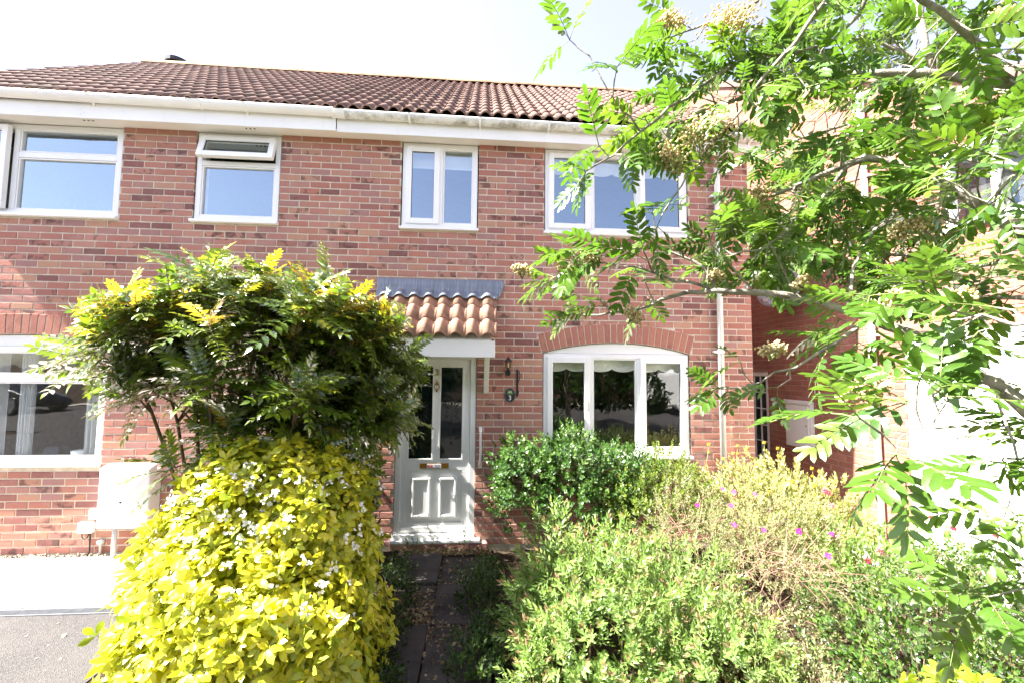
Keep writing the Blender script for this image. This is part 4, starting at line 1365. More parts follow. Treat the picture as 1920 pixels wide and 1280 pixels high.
ROWAN_FLOWERS = [(5.7659, -3.7198, 3.0312, 0.1012), (5.6055, -3.6312, 3.0871, 0.0606), (5.6586, -3.7442, 2.6281, 0.0965), (5.5615, -3.7333, 2.576, 0.0654), (6.0444, -3.9297, 2.1306, 0.0593), (6.1174, -3.986, 2.1394, 0.0477), (5.8795, -4.0037, 1.926, 0.0596), (5.2584, -3.6188, 2.2669, 0.0296), (5.3422, -3.6374, 2.2995, 0.0424), (5.4772, -3.6153, 2.1243, 0.0398), (5.8665, -3.6601, 2.4957, 0.0601), (5.7967, -3.8026, 2.0148, 0.0404), (6.1546, -3.852, 2.3422, 0.0404), (6.365, -3.9556, 2.8855, 0.0414), (5.1356, -3.6091, 2.2592, 0.0329), (5.9063, -3.7738, 2.2061, 0.0301), (5.7581, -3.6792, 2.4532, 0.0392), (5.7176, -3.6813, 2.2368, 0.0321)]
# ------------------------------------------------------------------ foliage tools
def leaflet(L, W, n=5, fold=0.18, curl=0.2, shape="ovate", serr=0):
    """one leaf blade along +x; returns verts, quads"""
    V, F = [], []
    m = n * 2 if serr else n
    for i in range(m + 1):
        t = i / m
        if shape == "ovate":
            w = math.sin(math.pi * min(1, t ** 0.75)) ** 0.85
        elif shape == "lance":
            w = math.sin(math.pi * t ** 0.8) ** 1.25
        elif shape == "obovate":
            w = math.sin(math.pi * t ** 1.5) ** 0.8
        else:                                              # oblong, as rowan leaflets
            w = min(1.0, math.sin(math.pi * t) * 1.75) ** 0.8 * (1 - 0.12 * t)
        w = max(w, 0.02) * W
        if serr and i % 2 and 0 < i < m:
            w *= 1 - serr
        x, z = L * t, -curl * L * t * t
        V += [(x, w, z + fold * w), (x, 0, z), (x, -w, z + fold * w)]
    for i in range(m):
        a = i * 3
        F += [(a, a + 1, a + 4, a + 3), (a + 1, a + 2, a + 5, a + 4)]
    return np.array(V), np.array(F)


class Tmpl:
    def __init__(s):
        s.V, s.F, s.M, s.n = [], [], [], 0

    def put(s, V, F, mi=0, rot=None, loc=(0, 0, 0)):
        V = np.asarray(V, float)
        if rot is not None:
            V = V @ np.array(rot.to_3x3()).T
        s.V.append(V + np.asarray(loc)); s.F.append(np.asarray(F) + s.n); s.M.append(np.full(len(F), mi)); s.n += len(V)
        return s

    def rod(s, path, r, mi=1, n=3):
        mb = MB().tube(path, r, n, cap=False)
        return s.put(mb.v, mb.f, mi)

    def done(s):
        return np.concatenate(s.V), np.concatenate(s.F), np.concatenate(s.M)


def RZY(yaw, pitch, roll=0):
    return Matrix.Rotation(yaw, 4, "Z") @ Matrix.Rotation(-pitch, 4, "Y") @ Matrix.Rotation(roll, 4, "X")


def pinnate(L, pairs, lL, lW, ang, droop, seed, shape="oblong", serr=0.0, start=0.25, n=4, fold=0.2, rise=0.0, mi=0, up=0.0):
    r_ = random.Random(seed)
    t = Tmpl()
    zc = lambda x: rise * x - droop * x * x / L
    t.rod([(x, 0, zc(x)) for x in [L * i / 5 for i in range(6)]], [0.0022 * (1 - 0.12 * i) * L / 0.17 for i in range(6)], 1)
    for k_ in range(pairs):
        f_ = k_ / (pairs - 1)
        x = L * (start + (0.95 - start) * f_)
        sc = 0.78 + 0.32 * math.sin(math.pi * (0.15 + 0.7 * f_))
        for sd in (-1, 1):
            V, F = leaflet(lL * sc * r_.uniform(.92, 1.08), lW * sc, n, fold, r_.uniform(.05, .35), shape, serr)
            t.put(V, F, mi, RZY(sd * (ang - 0.25 * f_ + r_.uniform(-.1, .1)), r_.uniform(-.28, .10) + up, sd * r_.uniform(-.15, .35)), (x + r_.uniform(-.003, .003), 0, zc(x)))
    V, F = leaflet(lL * 0.95, lW, n, fold, 0.2, shape, serr)
    t.put(V, F, mi, RZY(r_.uniform(-.1, .1), -droop), (L, 0, zc(L)))
    return t.done()


def trifoliate(L, W, seed):
    r_ = random.Random(seed)
    t = Tmpl().rod([(0, 0, 0), (0.03, 0, 0.002)], 0.0012, 1)
    for a in (-0.95, 0, 0.95):
        V, F = leaflet(L * r_.uniform(.85, 1.1) * (1.08 if a == 0 else 0.92), W, 4, r_.uniform(.05, .3), r_.uniform(.1, .5), "obovate")
        t.put(V, F, 0, RZY(a + r_.uniform(-.15, .15), r_.uniform(-.35, .1), r_.uniform(-.3, .3)), (0.03, 0, 0.002))
    return t.done()


def sprig(sl, nl, lL, lW, shape, ang, seed, tips=0, n=3, r=0.0014, fold=0.2, opp=False, curl=0.2):
    """a leafy shoot along +x; the last TIPS leaves take material 2"""
    r_ = random.Random(seed)
    t = Tmpl()
    b = r_.uniform(-.12, .12)
    path = [(sl * i / 4, b * sl * (i / 4) ** 2, 0.0) for i in range(5)]
    t.rod(path, [r * (1 - .15 * i) for i in range(5)], 1)
    a = r_.uniform(0, 6)
    for k_ in range(nl):
        f_ = (k_ + 1) / nl
        a += math.pi if (opp and k_ % 2) else (math.pi / 2 if opp else 2.4)
        x = sl * (0.12 + 0.88 * f_)
        sc = (0.65 + 0.35 * math.sin(math.pi * min(1, f_ * 0.9 + .1))) * r_.uniform(.8, 1.15)
        tilt = ang * (1.1 - 0.55 * f_)
        V, F = leaflet(lL * sc, lW * sc, n, fold, curl * r_.uniform(.3, 1.6), shape)
        rot = Matrix.Rotation(a + r_.uniform(-.3, .3), 4, "X") @ Matrix.Rotation(-tilt + r_.uniform(-.2, .2), 4, "Y")
        t.put(V, F, 2 if k_ >= nl - tips else 0, rot, (x, b * sl * (x / sl) ** 2, 0))
    return t.done()


def frames(D, N):
    D = D / np.linalg.norm(D, axis=1, keepdims=True)
    N = N - (N * D).sum(1, keepdims=True) * D
    l = np.linalg.norm(N, axis=1, keepdims=True)
    bad = l[:, 0] < 1e-4
    N[bad] = np.cross(D[bad], np.array([0.3, 0.8, 0.5])); l = np.linalg.norm(N, axis=1, keepdims=True)
    N = N / l
    return D, np.cross(N, D), N


def foliage(root, inv, tmpls, mats, P, D, N, S, T, part="leaf", nparts=300, stuff="foliage", out=None, noparts=False):
    """the NPARTS that show largest as single objects, the rest joined as one part"""
    P, D, N, S, T = map(np.asarray, (P, D, N, S, T))
    D, Y, N = frames(D.astype(float), N.astype(float))
    cp = np.array(CAM)
    d = P - cp
    z = d @ np.array(C_FWD)
    ok = z > 0.15
    zz = np.where(ok, z, 1)
    u, v = 960 + FPX * (d @ np.array(C_RIGHT)) / zz, 640 - FPX * (d @ np.array(C_UP)) / zz
    ok &= (u > 0) & (u < 1920) & (v > 0) & (v < 1280)
    score = np.where(ok, S / zz, 0.0)
    if out is not None:
        facing = (np.asarray(out) * -d).sum(1) / np.linalg.norm(d, axis=1)
        score = score * np.clip(facing + 0.25, 0.02, 1)
    order = np.argsort(-score)
    single = order[:nparts] if not noparts else order[:0]
    single = [i for i in single if score[i] > 0]
    sset = np.zeros(len(P), bool); sset[single] = True
    mes = []
    for V, F, mi in tmpls:
        me = np_mesh(part, V, F, None, mi)
        for m in mats:
            me.materials.append(m)
        mes.append(me)
    for i in single:
        o = bpy.data.objects.new(part, mes[T[i]])
        COL.objects.link(o)
        o.parent = root
        o.matrix_parent_inverse = inv
        m = np.eye(4)
        m[:3, 0], m[:3, 1], m[:3, 2], m[:3, 3] = D[i] * S[i], Y[i] * S[i], N[i] * S[i], P[i]
        o.matrix_basis = Matrix(m.tolist())
    Vs, Fs, Ms, Ts, n = [], [], [], [], 0
    for k_, (V, F, mi) in enumerate(tmpls):
        idx = np.where((T == k_) & ~sset)[0]
        if not len(idx):
            continue
        W = (V[None, :, 0:1] * D[idx][:, None] + V[None, :, 1:2] * Y[idx][:, None] + V[None, :, 2:3] * N[idx][:, None]) * S[idx][:, None, None] + P[idx][:, None]
        Vs.append(W.reshape(-1, 3))
        Fs.append((F[None] + (np.arange(len(idx)) * len(V))[:, None, None]).reshape(-1, F.shape[1]) + n)
        Ms.append(np.tile(mi, len(idx)))
        Ts.append(np.repeat(npr.rand(len(idx)), len(V)))
        n += len(idx) * len(V)
    if Vs:
        me = np_mesh(stuff, np.concatenate(Vs), np.concatenate(Fs), np.concatenate(Ts), np.concatenate(Ms))
        for m in mats:
            me.materials.append(m)
        o = mesh_obj(stuff, me, root)
        o.matrix_parent_inverse = inv
        tag(o, kind="stuff")


def unit(v):
    return v / np.linalg.norm(v, axis=-1, keepdims=True)


def on_lumps(lumps, n, seed, depth=0.4, zmin=-0.35, rough=0.09):
    """points on a cluster of uneven rounded masses, with their outward directions"""
    rs = np.random.RandomState(seed)
    A = np.array([(r[3] * r[4] + r[3] * r[5] + r[4] * r[5]) for r in lumps])
    A = A / A.sum()
    P, O, Rh = [], [], []
    L = np.array(lumps, float)
    while len(P) < n:
        k_ = rs.choice(len(lumps), p=A)
        u = unit(rs.normal(size=3))
        if u[2] < zmin:
            continue
        rho = 1 - depth * rs.rand() ** 1.7
        rho *= 1 + rough * (math.sin(5 * u[0] + 3.1 * k_ + seed) + math.sin(6 * u[1] + 1.7 * k_) + math.sin(7 * u[2] + seed))
        p = L[k_, :3] + L[k_, 3:] * u * rho
        if p[2] < 0.02:
            continue
        inside = False
        for j in range(len(lumps)):
            if j != k_ and np.linalg.norm((p - L[j, :3]) / L[j, 3:]) < 0.72:
                inside = True
        if inside and rs.rand() < 0.85:
            continue
        P.append(p); O.append(unit(u / L[k_, 3:])); Rh.append(rho)
    return np.array(P), np.array(O), np.array(Rh), rs


def plant(name, label, cat, lumps, stem=None, group=None, nst=9, sr=0.008):
    """root Empty at the plant's foot with its woody stems"""
    c = np.mean([l[:3] for l in lumps], 0)
    root = empty(name, (float(c[0]), float(c[1]), 0.0))
    tag(root, label, cat, group)
    inv = Matrix.Translation(-root.location)
    r_ = random.Random(len(name) * 7 + int(c[0] * 100))
    mb = MB()
    for k_ in range(nst):
        l = lumps[k_ % len(lumps)]
        a = r_.uniform(0, 6.28)
        base = Vector((c[0] + r_.uniform(-.08, .08) + (l[0] - c[0]) * 0.45, c[1] + r_.uniform(-.08, .08) + (l[1] - c[1]) * 0.45, -0.02))
        tip = Vector((l[0] + l[3] * 0.75 * math.cos(a), l[1] + l[4] * 0.75 * math.sin(a), l[2] + l[5] * r_.uniform(.2, .75)))
        mid = base.lerp(tip, 0.5) + Vector((0, 0, 0.12 * tip.z)) - (tip - base) * Vector((0.12, 0.12, 0)).length * 0.3
        path = [base.lerp(mid, t).lerp(mid.lerp(tip, t), t) for t in (0, .25, .5, .75, 1)]
        mb.tube(path, [sr * (1 - .17 * i) for i in range(5)], 5)
    o = mb.build("stems", stem or M["stem"], root)
    o.matrix_parent_inverse = inv
    tag(o, kind="stuff")
    return root, inv


# ------------------------------------------------------------------ leaf colours
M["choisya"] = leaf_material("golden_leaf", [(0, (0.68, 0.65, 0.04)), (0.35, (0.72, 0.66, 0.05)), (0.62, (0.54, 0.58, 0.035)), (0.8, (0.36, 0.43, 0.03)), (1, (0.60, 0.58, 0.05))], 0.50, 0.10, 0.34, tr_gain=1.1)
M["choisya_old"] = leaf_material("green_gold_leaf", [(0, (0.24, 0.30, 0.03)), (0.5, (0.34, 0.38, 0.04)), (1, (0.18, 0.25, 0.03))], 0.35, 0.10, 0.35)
M["petal_white"] = simple("white_petal", (0.74, 0.74, 0.68), 0.6, 0.2, 0.05, 30)
M["mahonia"] = leaf_material("mahonia_leaf", [(0, (0.085, 0.155, 0.014)), (0.4, (0.130, 0.205, 0.016)), (0.75, (0.17, 0.24, 0.018)), (1, (0.060, 0.120, 0.020))], 0.45, 0.34, 0.22, tr_gain=1.5)
M["mahonia_young_sunlit"] = leaf_material("mahonia_young_sunlit_leaf", [(0, (0.33, 0.38, 0.016)), (0.45, (0.40, 0.38, 0.016)), (0.75, (0.50, 0.28, 0.03)), (1, (0.34, 0.40, 0.02))], 0.5, 0.28, 0.22, tr_gain=1.5)
M["rowan"] = leaf_material("rowan_leaf", [(0, (0.060, 0.130, 0.016)), (0.5, (0.078, 0.160, 0.018)), (0.85, (0.11, 0.19, 0.02)), (1, (0.050, 0.115, 0.030))], 0.45, 0.09, 0.35, tr_gain=1.7)
M["rowan_flower"] = leaf_material("faded_rowan_flower", [(0, (0.66, 0.54, 0.30)), (0.5, (0.72, 0.64, 0.42)), (1, (0.56, 0.44, 0.20))], 0.3, 0.02)
M["dark_leaf"] = leaf_material("dark_green_leaf", [(0, (0.045, 0.115, 0.022)), (0.5, (0.065, 0.150, 0.028)), (1, (0.11, 0.21, 0.035))], 0.38, 0.08, 0.34)
M["lime_leaf"] = leaf_material("lime_green_leaf", [(0, (0.14, 0.21, 0.020)), (0.5, (0.20, 0.27, 0.03)), (1, (0.10, 0.17, 0.02))], 0.45, 0.10, 0.36)
M["willow_leaf"] = leaf_material("pale_green_lance_leaf", [(0, (0.20, 0.32, 0.075)), (0.5, (0.25, 0.37, 0.095)), (1, (0.15, 0.27, 0.06))], 0.42, 0.10, 0.36)
M["bronze_tip"] = leaf_material("bronze_leaf_tip", [(0, (0.30, 0.16, 0.10)), (0.5, (0.36, 0.23, 0.14)), (1, (0.24, 0.20, 0.09))], 0.42, 0.08, 0.4)
M["sage_leaf"] = leaf_material("grey_sage_leaf", [(0, (0.36, 0.37, 0.15)), (0.5, (0.43, 0.43, 0.20)), (1, (0.29, 0.31, 0.11))], 0.38, 0.03, 0.6)
M["sage_flower"] = leaf_material("sage_flower", [(0, (0.60, 0.40, 0.03)), (0.5, (0.52, 0.42, 0.10)), (1, (0.42, 0.40, 0.14))], 0.25, 0.03)
M["cistus_leaf"] = leaf_material("grey_green_small_leaf", [(0, (0.24, 0.29, 0.12)), (0.5, (0.30, 0.34, 0.16)), (1, (0.34, 0.34, 0.17))], 0.4, 0.06, 0.45)
M["magenta_petal"] = leaf_material("magenta_petal", [(0, (0.55, 0.03, 0.34)), (1, (0.62, 0.08, 0.42))], 0.4, 0.03)
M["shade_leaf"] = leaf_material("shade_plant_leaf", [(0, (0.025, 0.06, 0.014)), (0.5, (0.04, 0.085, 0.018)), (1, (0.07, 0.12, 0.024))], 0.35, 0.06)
M["red_petal"] = leaf_material("valerian_flower", [(0, (0.55, 0.09, 0.14)), (0.5, (0.60, 0.18, 0.25)), (1, (0.64, 0.28, 0.35))], 0.35, 0.02)
M["privet_leaf"] = leaf_material("glossy_green_leaf", [(0, (0.050, 0.13, 0.018)), (0.5, (0.085, 0.18, 0.024)), (1, (0.15, 0.25, 0.034))], 0.42, 0.16, 0.3)
M["dead_leaf"] = leaf_material("dead_leaf", [(0, (0.18, 0.11, 0.06)), (0.4, (0.30, 0.20, 0.11)), (0.75, (0.45, 0.36, 0.22)), (1, (0.10, 0.065, 0.04))], 0.2, 0.05)  # tones lightened to stand in for sun falling on the litter


# ------------------------------------------------------------------ golden choisya with white flowers
lumps = [(3.70, -2.10, 0.40, 0.67, 0.70, 0.72), (3.88, -1.95, 0.84, 0.48, 0.50, 0.55), (3.56, -2.05, 0.90, 0.42, 0.45, 0.55), (3.70, -2.45, 0.30, 0.52, 0.42, 0.50), (4.00, -2.35, 0.35, 0.40, 0.45, 0.55), (3.46, -2.12, 0.62, 0.44, 0.48, 0.58), (3.72, -1.95, 1.02, 0.46, 0.45, 0.50)]
ch, cinv = plant("golden_shrub", "big golden yellow leaved shrub with white flowers beside the path", "shrub", lumps, nst=16, sr=0.014)
P, O, Rh, rs = on_lumps(lumps, 2000, 3, 0.35, -0.45, 0.06)
tm = [trifoliate(0.056, 0.0135, s) for s in range(6)]
lp, ld, ln, ls, lt, lo = [], [], [], [], [], []
for p, o_, rh in zip(P, O, Rh):
    d0 = unit(o_ + np.array([0, 0, 0.55]) + rs.normal(size=3) * 0.22)
    a1 = unit(np.cross(d0, rs.normal(size=3))); a2 = np.cross(d0, a1)
    for k_ in range(rs.randint(5, 8)):
        ph = k_ * 2.4 + rs.rand() * 0.5
        rad = a1 * math.cos(ph) + a2 * math.sin(ph)
        ti = rs.uniform(0.5, 1.55)
        dd = d0 * math.cos(ti) + rad * math.sin(ti)
        lp.append(p - d0 * k_ * 0.006); ld.append(dd); ln.append(d0 * math.sin(ti) - rad * math.cos(ti))
        ls.append(rs.uniform(0.62, 1.32)); lt.append(rs.randint(6)); lo.append(o_)
lt = np.array(lt)
inner = np.repeat(Rh, 1)
foliage(ch, cinv, tm, [M["choisya"], M["green_stem"]], lp, ld, ln, ls, lt, "leaf", 300, "foliage", lo)
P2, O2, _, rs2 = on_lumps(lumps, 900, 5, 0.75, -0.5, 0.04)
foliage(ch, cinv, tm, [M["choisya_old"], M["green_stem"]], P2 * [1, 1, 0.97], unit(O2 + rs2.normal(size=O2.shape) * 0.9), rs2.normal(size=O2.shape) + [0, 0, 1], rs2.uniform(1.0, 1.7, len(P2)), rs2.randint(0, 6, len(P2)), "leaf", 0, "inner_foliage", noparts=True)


def star_flower(r_, seed, n=5):
    rr = random.Random(seed)
    t = Tmpl()
    for k_ in range(n):
        V, F = leaflet(r_, r_ * 0.36, 3, 0.15, rr.uniform(-.2, .3), "ovate")
        t.put(V, F, 0, RZY(k_ * 6.283 / n + rr.uniform(-.1, .1), rr.uniform(.05, .3)))
    V = np.array([(0.12 * r_, 0, 0.1 * r_), (0, 0.12 * r_, 0.1 * r_), (-0.12 * r_, 0, 0.1 * r_), (0, -0.12 * r_, 0.1 * r_)])
    t.put(V, [(0, 1, 2, 3)], 1)
    return t.done()


def flower_cluster(nf, spread, r_, seed):
    rr = random.Random(seed)
    t = Tmpl()
    for k_ in range(nf):
        V, F, mi = star_flower(r_, seed * 50 + k_)
        a, q = rr.uniform(0, 6.28), spread * math.sqrt(rr.random())
        rot = Matrix.Rotation(rr.uniform(-.6, .6), 4, "X") @ Matrix.Rotation(rr.uniform(-.6, .6), 4, "Y") @ Matrix.Rotation(rr.uniform(0, 6), 4, "Z")
        V = V @ np.array(rot.to_3x3()).T + np.array([q * math.cos(a), q * math.sin(a), rr.uniform(-.01, .012)])
        t.V.append(V); t.F.append(F + t.n); t.M.append(mi); t.n += len(V)
    V, F, mi = t.done()
    # cluster faces along +x
    return V[:, [2, 0, 1]], F, mi


fc = [flower_cluster(10, 0.030, 0.0105, s) for s in range(4)]
P3, O3, _, rs3 = on_lumps([lumps[1], lumps[2], lumps[0], lumps[4]], 420, 9, 0.06, -0.05, 0.05)
keep = (P3[:, 2] > 0.5) & ((P3[:, 2] > 0.95) | (rs3.rand(len(P3)) < 0.55))
P3, O3 = P3[keep], O3[keep]
foliage(ch, cinv, fc, [M["petal_white"], M["choisya_old"]], P3 + O3 * 0.045, unit(O3 + [0, 0, .4] + rs3.normal(size=O3.shape) * .2), rs3.normal(size=O3.shape), rs3.uniform(.75, 1.15, len(P3)), rs3.randint(0, 4, len(P3)), "flower_cluster", 300, "flowers", O3)

# ------------------------------------------------------------------ tall mahonia-like shrub behind it
mh = empty("tall_shrub", (3.30, -1.72, 0.0))
tag(mh, "tall shrub with glossy feathered leaves, bare lower stems and orange new growth, behind golden bush", "shrub")
minv = Matrix.Translation(-mh.location)
rs = np.random.RandomState(21)
shoots = []
mb = MB()
mstems = [((3.15, -1.70), (2.62, -1.85, 2.10)), ((3.20, -1.75), (2.95, -1.80, 2.35)), ((3.25, -1.78), (3.15, -1.95, 2.55)), ((3.30, -1.72), (3.45, -1.75, 2.62)), ((3.35, -1.68), (3.80, -1.80, 2.45)),
          ((3.40, -1.70), (4.05, -1.75, 2.30)), ((3.42, -1.66), (3.95, -1.45, 2.05)), ((3.12, -1.66), (2.68, -1.60, 2.0)), ((3.30, -1.60), (3.30, -1.35, 2.40)), ((3.45, -1.72), (4.12, -1.70, 1.75)), ((3.40, -1.78), (3.85, -1.98, 1.75)), ((3.36, -1.6), (3.62, -1.4, 2.5))]
for (bx, by), tip in mstems:
    b0, t0 = Vector((bx, by, -0.02)), Vector(tip)
    mid = Vector((bx + (tip[0] - bx) * 0.25, by + (tip[1] - by) * 0.25, tip[2] * 0.58))
    path = [b0.lerp(mid, t).lerp(mid.lerp(t0, t), t) + Vector((rnd.uniform(-.012, .012), rnd.uniform(-.012, .012), 0)) for t in [i / 8 for i in range(9)]]
    o = MB().tube(path, [0.017 - 0.0012 * i for i in range(9)], 7).build("stem", M["stem"], mh)
    smooth(o); o.matrix_parent_inverse = minv
    shoots.append((np.array(t0), 1.0))
    for k_ in range(6):                                      # side branches that end in leaf whorls
        s0 = path[rs.randint(4, 8)]
        a = rs.uniform(0, 6.28)
        ln_ = rs.uniform(0.22, 0.50)
        e = s0 + Vector((math.cos(a) * ln_, math.sin(a) * ln_ * 0.75, rs.uniform(0.02, 0.30)))
        if e.x < 3.05 and e.z < 1.75:
            continue
        mb.tube([s0, s0.lerp(e, .5) + Vector((0, 0, .03)), e], [0.008, 0.006, 0.004], 5)
        shoots.append((np.array(e), 0.8))
o = mb.build("side_branch", M["stem"], mh); o.matrix_parent_inverse = minv; tag(o, kind="stuff")
for k_ in range(52):                                         # crown filled out to its flat-topped outline
    a, q = rs.uniform(0, 6.28), math.sqrt(rs.rand())
    x, y = 3.40 + 0.95 * q * math.cos(a), -1.75 + 0.55 * q * math.sin(a)
    shoots.append((np.array([x, y, 2.60 - 0.30 * q * q - 0.16 * rs.rand() - (0.10 if x < 2.8 else 0)]), 0.9))
for k_ in range(74):                                         # the dense shaded skirt towards the door
    shoots.append((np.array([rs.uniform(3.10, 4.28), rs.uniform(-1.85, -0.95), rs.uniform(1.38, 2.35)]), 0.85))
for k_ in range(26):                                         # leafy ends that hang out over the porch
    shoots.append((np.array([rs.uniform(4.12, 4.42), rs.uniform(-1.75, -1.2), rs.uniform(1.55, 2.5)]), 0.75))
for k_ in range(54):                                         # leaves added against the wall to keep sun off the door
    shoots.append((np.array([rs.uniform(3.15, 3.92), rs.uniform(-0.85, -0.22), rs.uniform(0.30, 2.2)]), 0.8))
for k_ in range(12):                                         # a few low sprays on the left
    shoots.append((np.array([rs.uniform(2.70, 3.0), rs.uniform(-1.9, -1.5), rs.uniform(1.80, 2.15)]), 0.7))
tm = [pinnate(0.30, 8, 0.074, 0.0185, 1.2, d_, s, "lance", 0.22, 0.16, 4, 0.22) for s, d_ in enumerate((0.15, 0.35, 0.55, 0.25))]
L_ = {0: [[] for _ in range(6)], 1: [[] for _ in range(6)]}
cen = np.array([3.40, -1.75, 1.9])
for p, sc in shoots:
    d0 = unit((p - cen) * [0.8, 0.8, 0.5] + np.array([0, 0, 0.55]) + rs.normal(size=3) * 0.15)
    a1 = unit(np.cross(d0, rs.normal(size=3))); a2 = np.cross(d0, a1)
    nl = rs.randint(8, 12)
    for k_ in range(nl):
        ph = k_ * 2.4
        rad = a1 * math.cos(ph) + a2 * math.sin(ph)
        ti = 0.35 + 1.25 * k_ / nl + rs.uniform(-.12, .12)
        dd = d0 * math.cos(ti) + rad * math.sin(ti)
        dd[2] = dd[2] * 0.9 + 0.05
        y_ = 1 if (k_ < (5 if p[0] < 2.9 else 4) and p[2] > 2.1 and rs.rand() < 0.8) or rs.rand() < 0.03 else 0  # new growth, spread further over top and left to imitate sunlit leaves
        for lst, v in zip(L_[y_], (p - d0 * 0.008 * k_, dd, d0 * math.sin(ti) - rad * math.cos(ti) + np.array([0, 0, .5]), sc * rs.uniform(.75, 1.2) * (0.75 if y_ else 1), rs.randint(4), d0)):
            lst.append(v)
foliage(mh, minv, tm, [M["mahonia"], M["green_stem"]], *L_[0][:5], "leaf", 230, "foliage", np.array(L_[0][5]))
foliage(mh, minv, tm, [M["mahonia_young_sunlit"], M["bronze_tip"]], *L_[1][:5], "young_leaf", 70, "young_foliage", np.array(L_[1][5]))


# ------------------------------------------------------------------ the other shrubs of the bed
def shrub(name, label, cat, lumps, n, tmpls, mats, srange=(0.8, 1.2), up=0.45, parts=300, seed=1, depth=0.45, wild=0.35, part="leafy_shoot", zmin=-0.35, rough=0.08, group=None, stem=None, nst=10, sr=0.007, inner=0.6):
    root, inv = plant(name, label, cat, lumps, stem, group, nst, sr)
    P, O, Rh, rs = on_lumps(lumps, n, seed, depth, zmin, rough)
    D = unit(O * (1 - up) + np.array([0, 0, up]) + rs.normal(size=O.shape) * wild * 0.5)
    S = rs.uniform(*srange, len(P))
    foliage(root, inv, tmpls, mats, P - D * 0.04, D, O + rs.normal(size=O.shape) * .4 + [0, 0, .4], S, rs.randint(0, len(tmpls), len(P)), part, parts, "foliage", O)
    return root, inv, rs


dark = [sprig(0.13, 9, 0.040, 0.0125, "ovate", 1.15, s, 0, 3, 0.0016, 0.2, True) for s in range(4)]
shrub("green_shrub", "dark green rounded shrub under the ground floor window beside the door", "shrub",
      [(5.50, -0.52, 0.70, 0.36, 0.36, 0.60), (5.92, -0.58, 0.76, 0.46, 0.40, 0.60), (6.35, -0.60, 0.68, 0.42, 0.40, 0.57)], 1250, dark, [M["dark_leaf"], M["green_stem"], M["lime_leaf"]], (0.8, 1.3), 0.35, 260, 4)
lime = [sprig(0.12, 11, 0.030, 0.0085, "ovate", 1.1, s + 9, 0, 3, 0.0013, 0.2, True) for s in range(3)]
shrub("lime_shrub", "bright lime green small leaved shrub below the right window pane", "shrub", [(6.85, -0.72, 0.66, 0.42, 0.36, 0.52), (6.50, -0.92, 0.48, 0.34, 0.3, 0.45)], 900, lime, [M["lime_leaf"], M["green_stem"]], (0.8, 1.25), 0.4, 120, 6)
wil = [sprig(0.17, 17, 0.044, 0.0078, "lance", 1.15, s + 20, 4 if s % 2 else 0, 3, 0.0017, 0.25) for s in range(4)]
shrub("willowy_shrub", "pale green narrow leaved shrub with bronze shoot tips, front right of path", "shrub",
      [(5.82, -2.10, 0.32, 0.56, 0.55, 0.50), (6.25, -2.05, 0.30, 0.50, 0.52, 0.46), (5.70, -2.45, 0.22, 0.50, 0.42, 0.44), (6.30, -2.55, 0.20, 0.48, 0.40, 0.40), (5.55, -1.95, 0.30, 0.30, 0.4, 0.52)], 1500, wil, [M["willow_leaf"], M["green_stem"], M["bronze_tip"]], (0.75, 1.25), 0.34, 300, 8, 0.5, 0.85)
sage = [sprig(0.12, 10, 0.046, 0.011, "ovate", 0.95, s + 30, 0, 3, 0.002, 0.25, True) for s in range(3)]
sg_l = [(7.55, -0.92, 0.55, 0.50, 0.42, 0.55), (7.98, -0.85, 0.52, 0.42, 0.38, 0.55), (8.32, -0.95, 0.45, 0.30, 0.32, 0.50), (7.75, -1.25, 0.45, 0.45, 0.3, 0.45)]
sg, sinv, _ = shrub("sage_shrub", "pale grey green sage shrub with round yellow flower heads by downpipe", "shrub", sg_l, 900, sage, [M["sage_leaf"], M["sage_leaf"]], (0.8, 1.25), 0.5, 160, 12)


def flower_head(r_, seed, n=26):
    """ball of small stubby florets"""
    rr = random.Random(seed)
    t = Tmpl()
    for k_ in range(n):
        z_ = 1 - 1.7 * (k_ + .5) / n
        a = k_ * 2.4
        q = math.sqrt(max(0, 1 - z_ * z_))
        V, F = leaflet(r_ * rr.uniform(.8, 1.15), r_ * 0.26, 2, 0.3, 0.3, "ovate")
        t.put(V, F, 0, RZY(a, math.asin(z_)), (0, 0, 0))
    V, F, mi = t.done()
    return V[:, [2, 1, 0]] * [1, 1, -1], F, mi


heads = [flower_head(0.022, s) for s in range(3)]
hp = [(7.30, -0.75, 1.24), (7.36, -0.9, 1.13), (7.52, -0.8, 1.16), (7.62, -0.72, 1.22), (7.68, -0.85, 1.12), (7.74, -0.7, 1.2), (7.84, -0.9, 1.08), (7.95, -0.65, 1.24), (8.0, -0.8, 1.13), (8.06, -0.7, 1.19), (8.22, -0.75, 1.10), (8.30, -0.85, 1.02),
      (8.42, -0.8, 0.98), (8.50, -0.9, 0.95), (7.45, -1.1, 1.0), (7.9, -1.1, 0.96), (8.15, -1.05, 0.9), (8.52, -0.86, 0.90), (8.40, -1.0, 0.86), (7.6, -1.2, 0.9)]
mb = MB()
for x, y, z_ in hp:
    mb.tube([(x + rnd.uniform(-.05, .05), y + .03, z_ - 0.30), (x + rnd.uniform(-.02, .02), y, z_ - 0.12), (x, y, z_)], [0.004, 0.003, 0.0025], 5)
o = mb.build("flower_stalk", M["sage_leaf"], sg); o.matrix_parent_inverse = sinv; tag(o, kind="stuff")
foliage(sg, sinv, heads, [M["sage_flower"]], [h for h in hp] + [(x, y, z_ - 0.075) for x, y, z_ in hp], [(0.05, 0, 1)] * (2 * len(hp)), [(1, 0, 0)] * (2 * len(hp)), [1.0] * len(hp) + [0.8] * len(hp), npr.randint(0, 3, 2 * len(hp)), "flower_head", 40, "flowers")

